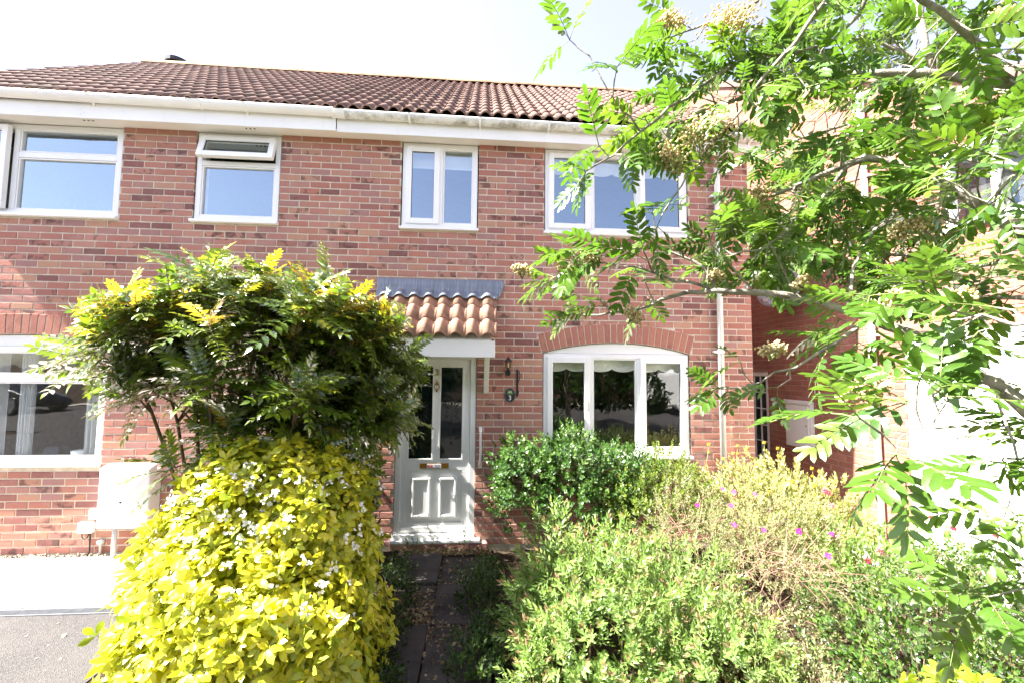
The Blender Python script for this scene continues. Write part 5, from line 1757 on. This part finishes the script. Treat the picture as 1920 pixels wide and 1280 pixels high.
cis = [sprig(0.10, 12, 0.022, 0.0052, "lance", 1.0, s + 40, 0, 2, 0.0014, 0.25) for s in range(3)]
ci_l = [(6.78, -1.35, 0.48, 0.42, 0.38, 0.48), (7.15, -1.62, 0.45, 0.45, 0.42, 0.50), (7.60, -1.55, 0.42, 0.42, 0.40, 0.45), (7.05, -2.0, 0.30, 0.40, 0.32, 0.40)]
ci, ciinv, _ = shrub("rock_rose", "straggly grey green rock rose with magenta flowers and tangled brown twigs", "shrub", ci_l, 1500, cis, [M["cistus_leaf"], M["twig"]], (0.8, 1.3), 0.4, 120, 14, 0.5, 0.6)
rr = random.Random(5)
mb = MB()
for cx_, cy_, cz_, sx, sz_, n_ in ((7.02, -2.12, 0.66, 0.24, 0.14, 75), (6.52, -1.62, 0.70, 0.14, 0.12, 40), (7.35, -2.0, 0.55, 0.22, 0.12, 28)):
    for k_ in range(n_):
        p = Vector((cx_ + rr.gauss(0, sx * .5), cy_ + rr.gauss(0, .10), cz_ + rr.gauss(0, sz_ * .5)))
        d = Vector((rr.gauss(.5, 1), rr.gauss(0, .8), rr.gauss(.1, .6))).normalized()
        c = Vector((rr.gauss(0, .4), rr.gauss(0, .4), rr.gauss(0, .4)))
        mb.tube([p + (d + c * t) * t * 0.20 for t in (0, .33, .66, 1)], [0.0026, 0.0022, 0.0018, 0.0012], 4, cap=False)
o = mb.build("dead_twigs", M["twig"], ci); o.matrix_parent_inverse = ciinv; tag(o, kind="stuff")
mag = [star_flower(0.027, s) for s in range(3)]
mag = [(V[:, [2, 0, 1]], F, mi) for V, F, mi in mag]
fp = [(7.05, -1.35, 0.93), (7.14, -1.36, 0.91), (7.30, -1.4, 0.9), (7.00, -1.55, 0.86), (7.06, -1.85, 0.78), (7.25, -1.95, 0.80), (6.92, -1.72, 0.77), (7.40, -2.02, 0.66), (7.62, -1.8, 0.72), (6.75, -1.5, 0.85)]
foliage(ci, ciinv, mag, [M["magenta_petal"], M["sage_flower"]], [(x, y - 0.05, z_ + 0.05) for x, y, z_ in fp], [(0, -0.7, .6)] * len(fp), npr.normal(size=(len(fp), 3)), npr.uniform(.8, 1.1, len(fp)), npr.randint(0, 3, len(fp)), "flower", 40, "flowers")

val = [sprig(0.14, 8, 0.045, 0.011, "ovate", 0.95, s + 50, 0, 3, 0.002, 0.2, True) for s in range(3)]
va, vinv, _ = shrub("valerian", "red and pink flowering valerian clump in front of the passage", "flowering plant", [(8.05, -1.45, 0.34, 0.42, 0.34, 0.40), (8.45, -1.70, 0.30, 0.40, 0.36, 0.40), (7.85, -1.85, 0.30, 0.35, 0.3, 0.35)], 420, val, [M["willow_leaf"], M["green_stem"]], (0.8, 1.2), 0.6, 80, 16)
vh = [flower_head(0.034, s + 7, 34) for s in range(3)]
fp = [(8.05, -1.30, 0.93), (8.12, -1.25, 0.90), (8.42, -1.35, 0.93), (8.36, -1.40, 0.90), (8.0, -1.42, 0.84), (8.62, -1.72, 0.78), (8.68, -1.62, 0.80), (8.60, -1.85, 0.80), (8.75, -2.0, 0.80), (8.88, -2.05, 0.80), (8.25, -1.7, 0.73), (7.95, -1.9, 0.66), (7.80, -1.95, 0.62), (8.1, -2.0, 0.60), (8.05, -2.1, 0.57), (7.9, -2.15, 0.5), (8.35, -1.95, 0.66)]
mb = MB()
for x, y, z_ in fp:
    mb.tube([(x + rnd.uniform(-.06, .06), y + .02, z_ - 0.34), (x, y, z_ - 0.1), (x, y, z_)], [0.004, 0.003, 0.002], 5)
o = mb.build("flower_stalk", M["green_stem"], va); o.matrix_parent_inverse = vinv; tag(o, kind="stuff")
foliage(va, vinv, vh, [M["red_petal"]], fp, [(0, -.1, 1)] * len(fp), [(1, 0, 0)] * len(fp), npr.uniform(.8, 1.15, len(fp)), npr.randint(0, 3, len(fp)), "flower_head", 40, "flowers")

pri = [sprig(0.14, 12, 0.030, 0.0095, "ovate", 1.1, s + 60, 0, 3, 0.0016, 0.2, True) for s in range(4)]
shrub("privet_shrub", "glossy mid green privet shrub at the lower right below the rowan", "shrub", [(7.55, -2.45, 0.30, 0.48, 0.42, 0.46), (8.05, -2.35, 0.34, 0.50, 0.42, 0.44), (8.45, -2.3, 0.36, 0.42, 0.42, 0.42), (7.25, -2.85, 0.20, 0.42, 0.36, 0.36), (7.75, -2.85, 0.2, 0.4, 0.36, 0.40)], 1300, pri, [M["privet_leaf"], M["twig"], M["lime_leaf"]], (0.8, 1.3), 0.45, 220, 18)
low = [sprig(0.09, 10, 0.022, 0.0060, "ovate", 1.1, s + 70, 0, 2, 0.0014, 0.2) for s in range(3)]
shrub("low_shrub", "low pale leaved bushy plant between the willowy shrub and privet", "shrub", [(6.72, -2.72, 0.12, 0.34, 0.32, 0.34), (6.62, -2.35, 0.16, 0.26, 0.3, 0.36)], 800, low, [M["cistus_leaf"], M["twig"]], (0.8, 1.3), 0.5, 60, 20)

lumps = [(6.90, -3.26, 0.38, 0.24, 0.22, 0.32), (7.10, -3.13, 0.34, 0.22, 0.24, 0.32)]
c2, c2inv = plant("golden_shrub", "small lime yellow leaved shrub in the bottom right corner", "shrub", lumps, nst=6)
P, O, Rh, rs = on_lumps(lumps, 120, 33, 0.4, -0.2, 0.05)
tm3 = [trifoliate(0.060, 0.014, s + 20) for s in range(4)]
A_ = [[] for _ in range(6)]
for p, o_ in zip(P, O):
    d0 = unit(o_ + np.array([0, 0, .7]) + rs.normal(size=3) * .25)
    a1 = unit(np.cross(d0, rs.normal(size=3))); a2 = np.cross(d0, a1)
    for k_ in range(7):
        ph, ti = k_ * 2.4, rs.uniform(.5, 1.5)
        rad = a1 * math.cos(ph) + a2 * math.sin(ph)
        for lst, v in zip(A_, (p - d0 * .006 * k_, d0 * math.cos(ti) + rad * math.sin(ti), d0 * math.sin(ti) - rad * math.cos(ti), rs.uniform(.8, 1.2), rs.randint(4), o_)):
            lst.append(v)
M["choisya_lime"] = leaf_material("lime_gold_leaf", [(0, (0.22, 0.30, 0.015)), (0.5, (0.30, 0.36, 0.02)), (1, (0.18, 0.26, 0.02))], 0.42, 0.12, 0.32)
foliage(c2, c2inv, tm3, [M["choisya_lime"], M["green_stem"]], *A_[:5], "leaf", 200, "foliage", np.array(A_[5]))

shrub("green_shrub", "added sun blocking shrub between the golden bush and the wall left of the door", "shrub", [(3.66, -0.46, 0.55, 0.30, 0.34, 0.72), (3.30, -0.5, 0.5, 0.35, 0.34, 0.7)], 700, dark, [M["dark_leaf"], M["green_stem"], M["lime_leaf"]], (0.9, 1.4), 0.35, 40, 44, 0.7)  # shrub added to stop sun reaching the door and its sill
# shade plants along the path edges
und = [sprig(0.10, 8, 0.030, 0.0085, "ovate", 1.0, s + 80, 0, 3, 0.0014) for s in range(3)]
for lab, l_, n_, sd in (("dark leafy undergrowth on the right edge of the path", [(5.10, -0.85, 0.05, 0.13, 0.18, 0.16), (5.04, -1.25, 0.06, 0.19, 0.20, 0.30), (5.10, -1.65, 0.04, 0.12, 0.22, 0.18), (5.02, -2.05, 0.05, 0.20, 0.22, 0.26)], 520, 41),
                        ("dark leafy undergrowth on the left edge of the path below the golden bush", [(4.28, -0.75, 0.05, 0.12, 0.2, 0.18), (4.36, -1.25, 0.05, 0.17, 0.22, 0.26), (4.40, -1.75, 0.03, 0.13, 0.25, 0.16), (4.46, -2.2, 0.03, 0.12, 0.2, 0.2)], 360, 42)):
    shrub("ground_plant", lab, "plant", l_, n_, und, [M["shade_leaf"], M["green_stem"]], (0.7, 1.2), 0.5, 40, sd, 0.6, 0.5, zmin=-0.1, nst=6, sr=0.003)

# weeds growing at the door step
for lab, bx, hgt, nsh, sd in (("thin weed with sparse leaves growing up the right end of the door sill", 4.86, 0.36, 4, 3), ("single wispy weed stalk standing in front of the door panels", 4.58, 0.42, 1, 4), ("small weed tuft at the left foot of the door step", 4.30, 0.16, 4, 5)):
    root = empty("weed", (bx, -0.115, 0.0)); tag(root, lab, "weed")
    rr = random.Random(sd)
    for k_ in range(nsh):
        h_ = hgt * rr.uniform(.6, 1.0)
        V, F, mi = sprig(h_, 12 if nsh > 1 else 6, 0.030, 0.008, "ovate", 1.0, sd * 9 + k_, 0, 3, 0.0018)
        me = np_mesh("shoot", V, F, None, mi)
        o = mesh_obj("shoot", me, root, [M["dark_leaf"], M["green_stem"]])
        o.rotation_euler = (0, -R(90) + rr.uniform(-.3, .3), rr.uniform(-1, 1))
        o.location = (rr.uniform(-.05, .05), rr.uniform(-.02, .02), 0)

# fallen leaves on the path and the drive
V, F = leaflet(0.034, 0.010, 3, 0.4, 0.6, "ovate")
tl = [(V, F, np.zeros(len(F), int))]
n_ = 5200
rs = np.random.RandomState(77)
w = rs.rand(n_)
P = np.stack([rs.normal(4.62, 0.30, n_).clip(4.2, 5.14), np.where(w < 0.6, rs.normal(-1.45, 0.22, n_), np.where(w < .8, rs.uniform(-0.30, -0.12, n_), rs.uniform(-3, -0.4, n_))), rs.uniform(0.03, 0.055, n_)], 1)
lit = bpy.data.objects.new("leaf_litter_root", None)
D = rs.normal(size=(n_, 3)) * [1, 1, .25]
Dn, Y, N = frames(D, rs.normal(size=(n_, 3)) * .5 + [0, 0, 1])
S = rs.uniform(.5, 1.2, n_)
W = (V[None, :, 0:1] * Dn[:, None] + V[None, :, 1:2] * Y[:, None] + V[None, :, 2:3] * N[:, None]) * S[:, None, None] + P[:, None]
W[..., 2] = np.maximum(W[..., 2], 0.0295)
o = mesh_obj("leaf_litter", np_mesh("leaf_litter", W.reshape(-1, 3), (F[None] + (np.arange(n_) * len(V))[:, None, None]).reshape(-1, 4), np.repeat(rs.rand(n_), len(V))), None, [M["dead_leaf"]])
tag(o, "brown fallen leaves scattered over the shaded garden path", "leaf litter", kind="stuff")
bpy.data.objects.remove(lit)
n_ = 46
P = np.stack([rs.uniform(1.0, 2.6, n_), rs.uniform(-2.4, -1.2, n_), np.full(n_, 0.008)], 1)
D = rs.normal(size=(n_, 3)) * [1, 1, 0]
Dn, Y, N = frames(D, rs.normal(size=(n_, 3)) * .15 + [0, 0, 1])
S = rs.uniform(.25, .7, n_); S[0] = 1.3; P[0] = (2.02, -1.42, 0.012)
W = (V[None, :, 0:1] * Dn[:, None] + V[None, :, 1:2] * Y[:, None] + V[None, :, 2:3] * N[:, None]) * S[:, None, None] + P[:, None]
W[..., 2] = np.maximum(W[..., 2], 0.003)
M["pale_petal"] = leaf_material("fallen_pale_petal", [(0, (0.55, 0.48, 0.36)), (1, (0.40, 0.32, 0.2))], 0.2, 0.03)
o = mesh_obj("fallen_petals", np_mesh("fallen_petals", W.reshape(-1, 3), (F[None] + (np.arange(n_) * len(V))[:, None, None]).reshape(-1, 4), np.repeat(rs.rand(n_), len(V))), None, [M["pale_petal"]])
tag(o, "pale fallen petals and leaves scattered on the dark asphalt drive", "petals", kind="stuff")

# ------------------------------------------------------------------ rowan tree
rw = empty("rowan_tree", (6.95, -4.05, 0.0))
tag(rw, "rowan tree reaching in from the right with feathered leaves and faded flower clusters", "tree")
rinv = Matrix.Translation(-rw.location)
tr = [(6.95, -4.05, -0.05), (6.93, -4.05, 0.6), (6.88, -4.03, 1.2), (6.84, -4.0, 1.8), (6.86, -3.98, 2.4), (6.84, -3.96, 2.9), (6.80, -3.95, 3.6)]
o = smooth(MB().tube(tr, [0.075, 0.062, 0.055, 0.050, 0.042, 0.034, 0.02], 12).build("trunk", M["bark"], rw)); o.matrix_parent_inverse = rinv
JOIN = {"a": (6.86, -4.02, 1.35), "d": (6.85, -3.99, 2.05), "f": (6.85, -3.97, 2.6), "h": None, "o": (6.86, -3.98, 2.3), "r": (6.92, -4.05, 0.9), "u": (6.84, -4.0, 1.7)}
rs = np.random.RandomState(5)
LP = [[] for _ in range(5)]
twigs = MB()


def shoot_leaves(p, d, n, sc, up=0.55):
    d = unit(np.asarray(d, float))
    a1 = unit(np.cross(d, rs.normal(size=3))); a2 = np.cross(d, a1)
    for k_ in range(n):
        ph = k_ * 2.4 + rs.rand()
        rad = a1 * math.cos(ph) + a2 * math.sin(ph)
        ti = rs.uniform(0.45, 1.25)
        dd = d * math.cos(ti) + rad * math.sin(ti)
        dd = unit(dd * [1, 1, 0.75] + np.array([0, 0, -0.08]))
        for lst, v in zip(LP, (p, dd, np.array([0, 0, 1.0]) + rs.normal(size=3) * 0.45 - dd * 0.2, sc * rs.uniform(.75, 1.2), rs.randint(5))):
            lst.append(v)


DENS = {"a": 0.65, "b": 1.3, "c": 0.45, "d": 1.8, "e": 1.8, "f": 2.0, "g": 1.5, "h": 1.3, "i": 0.7, "j": 0.35, "k": 0.3, "l": 1.2, "m": 0.8, "n": 0.9, "o": 2.0, "p": 1.7, "q": 0.35, "r": 0.7, "s": 2.2, "t": 2.6, "u": 1.7, "v": 3.2, "w": 3.2, "x": 3.4, "y": 3.0, "z": 3.6}
for key, pts in ROWAN.items():
    path = [Vector(p[:3]) for p in pts]
    rad = [p[3] * ({"d": .72, "f": .78, "h": .55, "o": .6}.get(key, 0.9)) for p in pts]
    if JOIN.get(key):
        j = Vector(JOIN[key])
        path = [j, j.lerp(path[0], 0.5) + Vector((0, 0, -.03))] + path
        rad = [rad[0] * 1.25, rad[0] * 1.12] + rad
    # small irregular bends
    pp, rd = [path[0]], [rad[0]]
    for a, b, ra, rb in zip(path, path[1:], rad, rad[1:]):
        l = (b - a).length
        m_ = a.lerp(b, .5) + Vector(rs.normal(size=3) * min(0.006, l * 0.05))
        pp += [m_, b]; rd += [(ra + rb) / 2 * rs.uniform(.95, 1.1), rb]
    o = smooth(MB().tube(pp, rd, 8 if rad[0] > 0.006 else 6).build("branch", M["bark"], rw)); o.matrix_parent_inverse = rinv
    dens = DENS[key]
    # short spur shoots with tufts of leaves
    for a, b, ra, rb in zip(pp[2:], pp[3:], rd[2:], rd[3:]):
        l = (b - a).length
        nn = rs.poisson(max(0.05, l / 0.055 * dens * 0.8))
        for k_ in range(nn):
            t = rs.rand()
            q = a.lerp(b, t)
            r0 = ra + (rb - ra) * t
            ax = (b - a).normalized()
            sd = Vector(rs.normal(size=3)); sd = (sd - ax * sd.dot(ax)).normalized()
            if key in "am" and sd.z < 0:
                sd.z *= -0.8
            d = (ax * rs.uniform(.1, .9) + sd).normalized()
            tl_ = rs.uniform(0.02, 0.09) if r0 < 0.006 else rs.uniform(0.05, 0.22)
            e = q + d * tl_ + Vector((0, 0, 0.02))
            twigs.tube([q, q.lerp(e, .5) + Vector(rs.normal(size=3) * .006), e], [min(r0 * .7, .0032), .0022, .0016], 5, cap=False)
            shoot_leaves(np.array(e), np.array(d), rs.randint(3, 6) if key in "vwxyzedst" else rs.randint(2, 5), 1.0)
    if rad[-1] < 0.004:
        shoot_leaves(np.array(pp[-1]), np.array((pp[-1] - pp[-2]).normalized()), 4, 0.95)
o = twigs.build("twigs", M["bark"], rw); o.matrix_parent_inverse = rinv; tag(o, kind="stuff")
tmr = [pinnate(0.118, 6, 0.040, 0.0064, 1.0, d_, s + 90, "oblong", 0.0, 0.28, 5, 0.16) for s, d_ in enumerate((0.1, 0.3, 0.45, 0.2, 0.05))]
foliage(rw, rinv, tmr, [M["rowan"], M["green_stem"]], *LP, "leaf", 300, "foliage")

# unseen crown added over and behind the camera to cut sky light on the door
bl = [(6.7, -5.7, 3.3, 1.2, 0.8, 1.1), (5.6, -6.2, 3.6, 1.2, 0.8, 0.9), (4.4, -6.6, 3.4, 1.0, 0.8, 0.9), (6.6, -6.4, 4.2, 1.1, 0.9, 0.8), (7.6, -5.2, 3.4, 0.7, 0.9, 1.2)]
Pb, Ob, _, rsb = on_lumps(bl, 3600, 91, 0.8, -1, 0.1)
foliage(rw, rinv, tmr, [M["rowan"], M["green_stem"]], Pb, unit(Ob * [1, 1, .3] + rsb.normal(size=Ob.shape) * .7), rsb.normal(size=Ob.shape) * .5 + [0, 0, 1], rsb.uniform(1.1, 1.7, len(Pb)), rsb.randint(0, 5, len(Pb)), "leaf", 0, "crown", noparts=True)
mb = MB()
for l in bl:
    mb.tube([(6.85, -3.99, 2.0), (6.8 + (l[0] - 6.8) * .5, -4.6 + (l[1] + 4.6) * .3, 2.9), (l[0], l[1], l[2])], [0.03, 0.022, 0.008], 6)
o = smooth(mb.build("branch", M["bark"], rw)); o.matrix_parent_inverse = rinv


def corymb(r_, seed, n=150):
    rr = random.Random(seed)
    t = Tmpl()
    oct_v = np.array([(1, 0, 0), (-1, 0, 0), (0, 1, 0), (0, -1, 0), (0, 0, 1), (0, 0, -1)], float)
    oct_f = np.array([(0, 2, 4, -1), (2, 1, 4, -1), (1, 3, 4, -1), (3, 0, 4, -1), (2, 0, 5, -1), (1, 2, 5, -1), (3, 1, 5, -1), (0, 3, 5, -1)])
    sub = [(rr.uniform(-1, 1) * .55, rr.uniform(-1, 1) * .55, rr.uniform(-.35, .35)) for _ in range(7)]
    Vs, Fs, Ms, m = [], [], [], 0
    for k_ in range(n):
        c = sub[k_ % 7]
        p = np.array([c[0] + rr.gauss(0, .24), c[1] + rr.gauss(0, .24), c[2] * .8 + rr.gauss(0, .16)]) * r_
        s_ = rr.uniform(0.0032, 0.0055)
        Vs.append(oct_v * s_ * [1, 1, rr.uniform(.8, 1.4)] + p); Fs.append(np.where(oct_f >= 0, oct_f + m, -1)); Ms.append(np.zeros(8, int)); m += 6
    for c in sub:
        mb = MB().tube([(0, 0, -r_ * .9), (c[0] * r_ * .5, c[1] * r_ * .5, -r_ * .4), (c[0] * r_, c[1] * r_, c[2] * r_)], [0.0016, 0.0012, 0.001], 3, cap=False)
        Vs.append(np.array(mb.v)); Fs.append(np.array(mb.f) + m); Ms.append(np.ones(len(mb.f), int)); m += len(mb.v)
    V, F, mi = np.concatenate(Vs), np.concatenate(Fs), np.concatenate(Ms)
    return V[:, [2, 0, 1]], F, mi


cm = [corymb(1.0, s, 190) for s in range(1)]
for k_, (x, y, z_, r_) in enumerate(ROWAN_FLOWERS):
    V, F, mi = corymb(r_ * 0.95, k_ + 3, int(110 + r_ * 3300))
    me = np_mesh("flower_cluster", V, F, None, mi)
    for m in (M["rowan_flower"], M["green_stem"]):
        me.materials.append(m)
    me.attributes.new("tone", "FLOAT", "POINT").data.foreach_set("value", np.repeat(np.random.RandomState(k_).rand(len(V) // 6 + 1), 6)[:len(V)].astype(np.float32))
    o = link(bpy.data.objects.new("flower_cluster", me), rw)
    o.matrix_parent_inverse = rinv
    D = Vector((rs.normal() * .3, rs.normal() * .3, 1)).normalized()
    o.matrix_basis = Matrix.Translation((x, y, z_)) @ D.to_track_quat("X", "Z").to_matrix().to_4x4()
# ------------------------------------------------------------------ across the road (seen mirrored in the panes)
def far_house(x0, x1, label):
    root = empty("brick_house", ((x0 + x1) / 2, -28.0, 0), R(180)); tag(root, label, "house", "houses across the road")
    w = (x1 - x0) / 2
    MB().box(-w, w, 0, 7, -0.05, 5.0).build("wall", M["brick_arch"], root)
    MB().prism([(-0.3, 4.95), (3.5, 7.6), (7.3, 4.95)], -w - .2, w + .2, "x").build("roof", M["tile"], root)
    for z_ in (0.9, 3.4):
        for xx in (-w * .55, w * .55):
            f = MB().frame(xx - .8, xx + .8, z_, z_ + 1.2, .07, -.03, .05).build("window", M["upvc"], root)
            MB().box(xx - .73, xx + .73, 0.0, 0.012, z_ + .07, z_ + 1.13).build("pane", M["door_glass"], f)
    MB().box(-.45, .45, -.04, .03, 0.05, 2.05).build("door", M["dark"], root)


far_house(-22.0, -12.5, "brick house across the road, mirrored in the left ground floor window")
far_house(9.5, 18.5, "brick house across the road, mirrored in the right ground floor window")


def vehicle(name, label, cat, loc, rz, prof, glass_prof, width, mat, wheels, wr):
    root = empty(name, loc, rz); tag(root, label, cat)
    h = width / 2
    b = MB().prism(prof, -h, h, "y").build("body", mat, root)
    bevel(b, 0.09, 4)
    for s_ in (-1, 1):
        for gp in glass_prof:
            MB().prism(gp, s_ * (h + 0.002), s_ * (h + 0.012), "y").build("side_window", M["door_glass"], root)
        for wx in wheels:
            w_ = smooth(MB().lathe([(wr * .6, -0.11), (wr * .95, -0.11), (wr, -0.06), (wr, 0.06), (wr * .95, 0.11), (wr * .6, 0.11)], (wx, s_ * (h - .08), wr), 24, "y").build("wheel", M["black_metal"], root))
            MB().lathe([(wr * .58, -0.118), (wr * .58, 0.118)], (wx, s_ * (h - .08), wr), 20, "y").build("hub_cap", M["steel"], w_)
    return root, h


M["car_blue"] = simple("dark_blue_paint", (0.010, 0.014, 0.030), 0.22, 0.6, 0.1, 2, coat=0.6)
M["van_white"] = simple("white_paint", (0.78, 0.78, 0.77), 0.3, 0.5, 0.03, 2, coat=0.4)
vehicle("parked_car", "dark blue hatchback parked across the road, mirrored in the left window", "car", (-15.5, -15.4, -0.02), R(12),
        [(-2.0, .28), (2.0, .28), (2.05, .62), (1.85, .85), (1.0, .98), (.35, 1.44), (-1.35, 1.46), (-1.95, 1.0), (-2.05, .6)],
        [[(.85, .99), (.32, 1.36), (-.35, 1.38), (-.35, .99)], [(-.42, .99), (-.42, 1.38), (-1.25, 1.38), (-1.6, 1.0)]], 1.72, M["car_blue"], (-1.28, 1.28), 0.31)
vr, vh_ = vehicle("parked_van", "white van parked across the road, mirrored in the right window pane", "van", (15.2, -15.2, -0.02), R(70),
        [(-2.4, .32), (2.3, .32), (2.4, .75), (2.2, 1.08), (1.75, 1.2), (1.15, 1.92), (.9, 2.02), (-2.4, 2.02)],
        [[(1.45, 1.2), (1.02, 1.82), (.45, 1.82), (.45, 1.2)]], 1.85, M["van_white"], (-1.5, 1.5), 0.33)
MB().prism([(1.80, 1.24), (1.81, 1.26), (1.23, 1.90), (1.21, 1.89)], -0.78, 0.78, "y").build("windscreen", M["door_glass"], vr)
hg = [sprig(0.35, 14, 0.14, 0.05, "ovate", 1.0, s + 120, 0, 2, 0.004) for s in range(2)]
for hx0, hx1, lab in ((-9.0, 6.5, "tall dark hedge across the road behind the camera"),):
    l_ = [(hx0 + (hx1 - hx0) * i / 7, -22.5, 1.3, 1.5, .8, 1.7) for i in range(8)]
    shrub("hedge", lab, "hedge", l_, 2600, hg, [M["dark_leaf"], M["stem"]], (0.8, 1.4), 0.3, 0, 55, 0.3, 0.5)

# planting behind the camera, mirrored dark in the ground floor panes
bh = [sprig(0.22, 12, 0.07, 0.024, "ovate", 1.0, s + 140, 0, 2, 0.003) for s in range(2)]
shrub("hedge", "clipped garden hedge behind the camera, mirrored in the right hand window panes", "hedge", [(6.2 + 0.9 * i, -8.0, 1.1, 0.9, 0.6, 1.25) for i in range(5)], 2600, bh, [M["dark_leaf"], M["stem"]], (0.8, 1.3), 0.3, 0, 57, 0.3, 0.5)


def sky_block_tree(x, y, h, r_, label, seed):  # added trees, sized to keep low sky light off the door
    root = empty("sky_block_tree", (x, y, 0)); tag(root, label, "tree", "added trees behind the camera")
    rr = random.Random(seed)
    mb = MB().tube([(0, 0, -.05), (0.03, 0, h * .3), (0, .05, h * .6)], [0.14, 0.11, 0.06], 10)
    for k_ in range(9):
        a = k_ * 2.4
        z0_ = h * rr.uniform(.3, .55)
        mb.tube([(0.02, 0, z0_), (r_ * .4 * math.cos(a), r_ * .4 * math.sin(a), z0_ + h * .15), (r_ * .75 * math.cos(a), r_ * .75 * math.sin(a), z0_ + h * rr.uniform(.2, .35))], [0.05, 0.03, 0.012], 6)
    smooth(mb.build("trunk", M["bark"], root))
    l_ = [(x + rr.uniform(-.5, .5) * r_, y + rr.uniform(-.5, .5) * r_, h * rr.uniform(.5, .82), r_ * .6, r_ * .6, h * .2) for _ in range(7)]
    P, O, Rh, rs_ = on_lumps(l_, 1500, seed, 0.6, -0.8, 0.1)
    foliage(root, Matrix.Translation((-x, -y, 0)), bh, [M["dark_leaf"], M["stem"]], P, unit(O + rs_.normal(size=O.shape) * .5), rs_.normal(size=O.shape) + [0, 0, .5], rs_.uniform(1.2, 2.0, len(P)), rs_.randint(0, 2, len(P)), "leaf", 0, "crown", noparts=True)


sky_block_tree(1.2, -10.2, 6.0, 2.0, "added round crowned tree behind the camera dimming the door, nearer the blue car", 61)
sky_block_tree(6.4, -10.4, 6.4, 2.1, "taller added tree behind the garden hedge, blocking low sky from the door", 62)
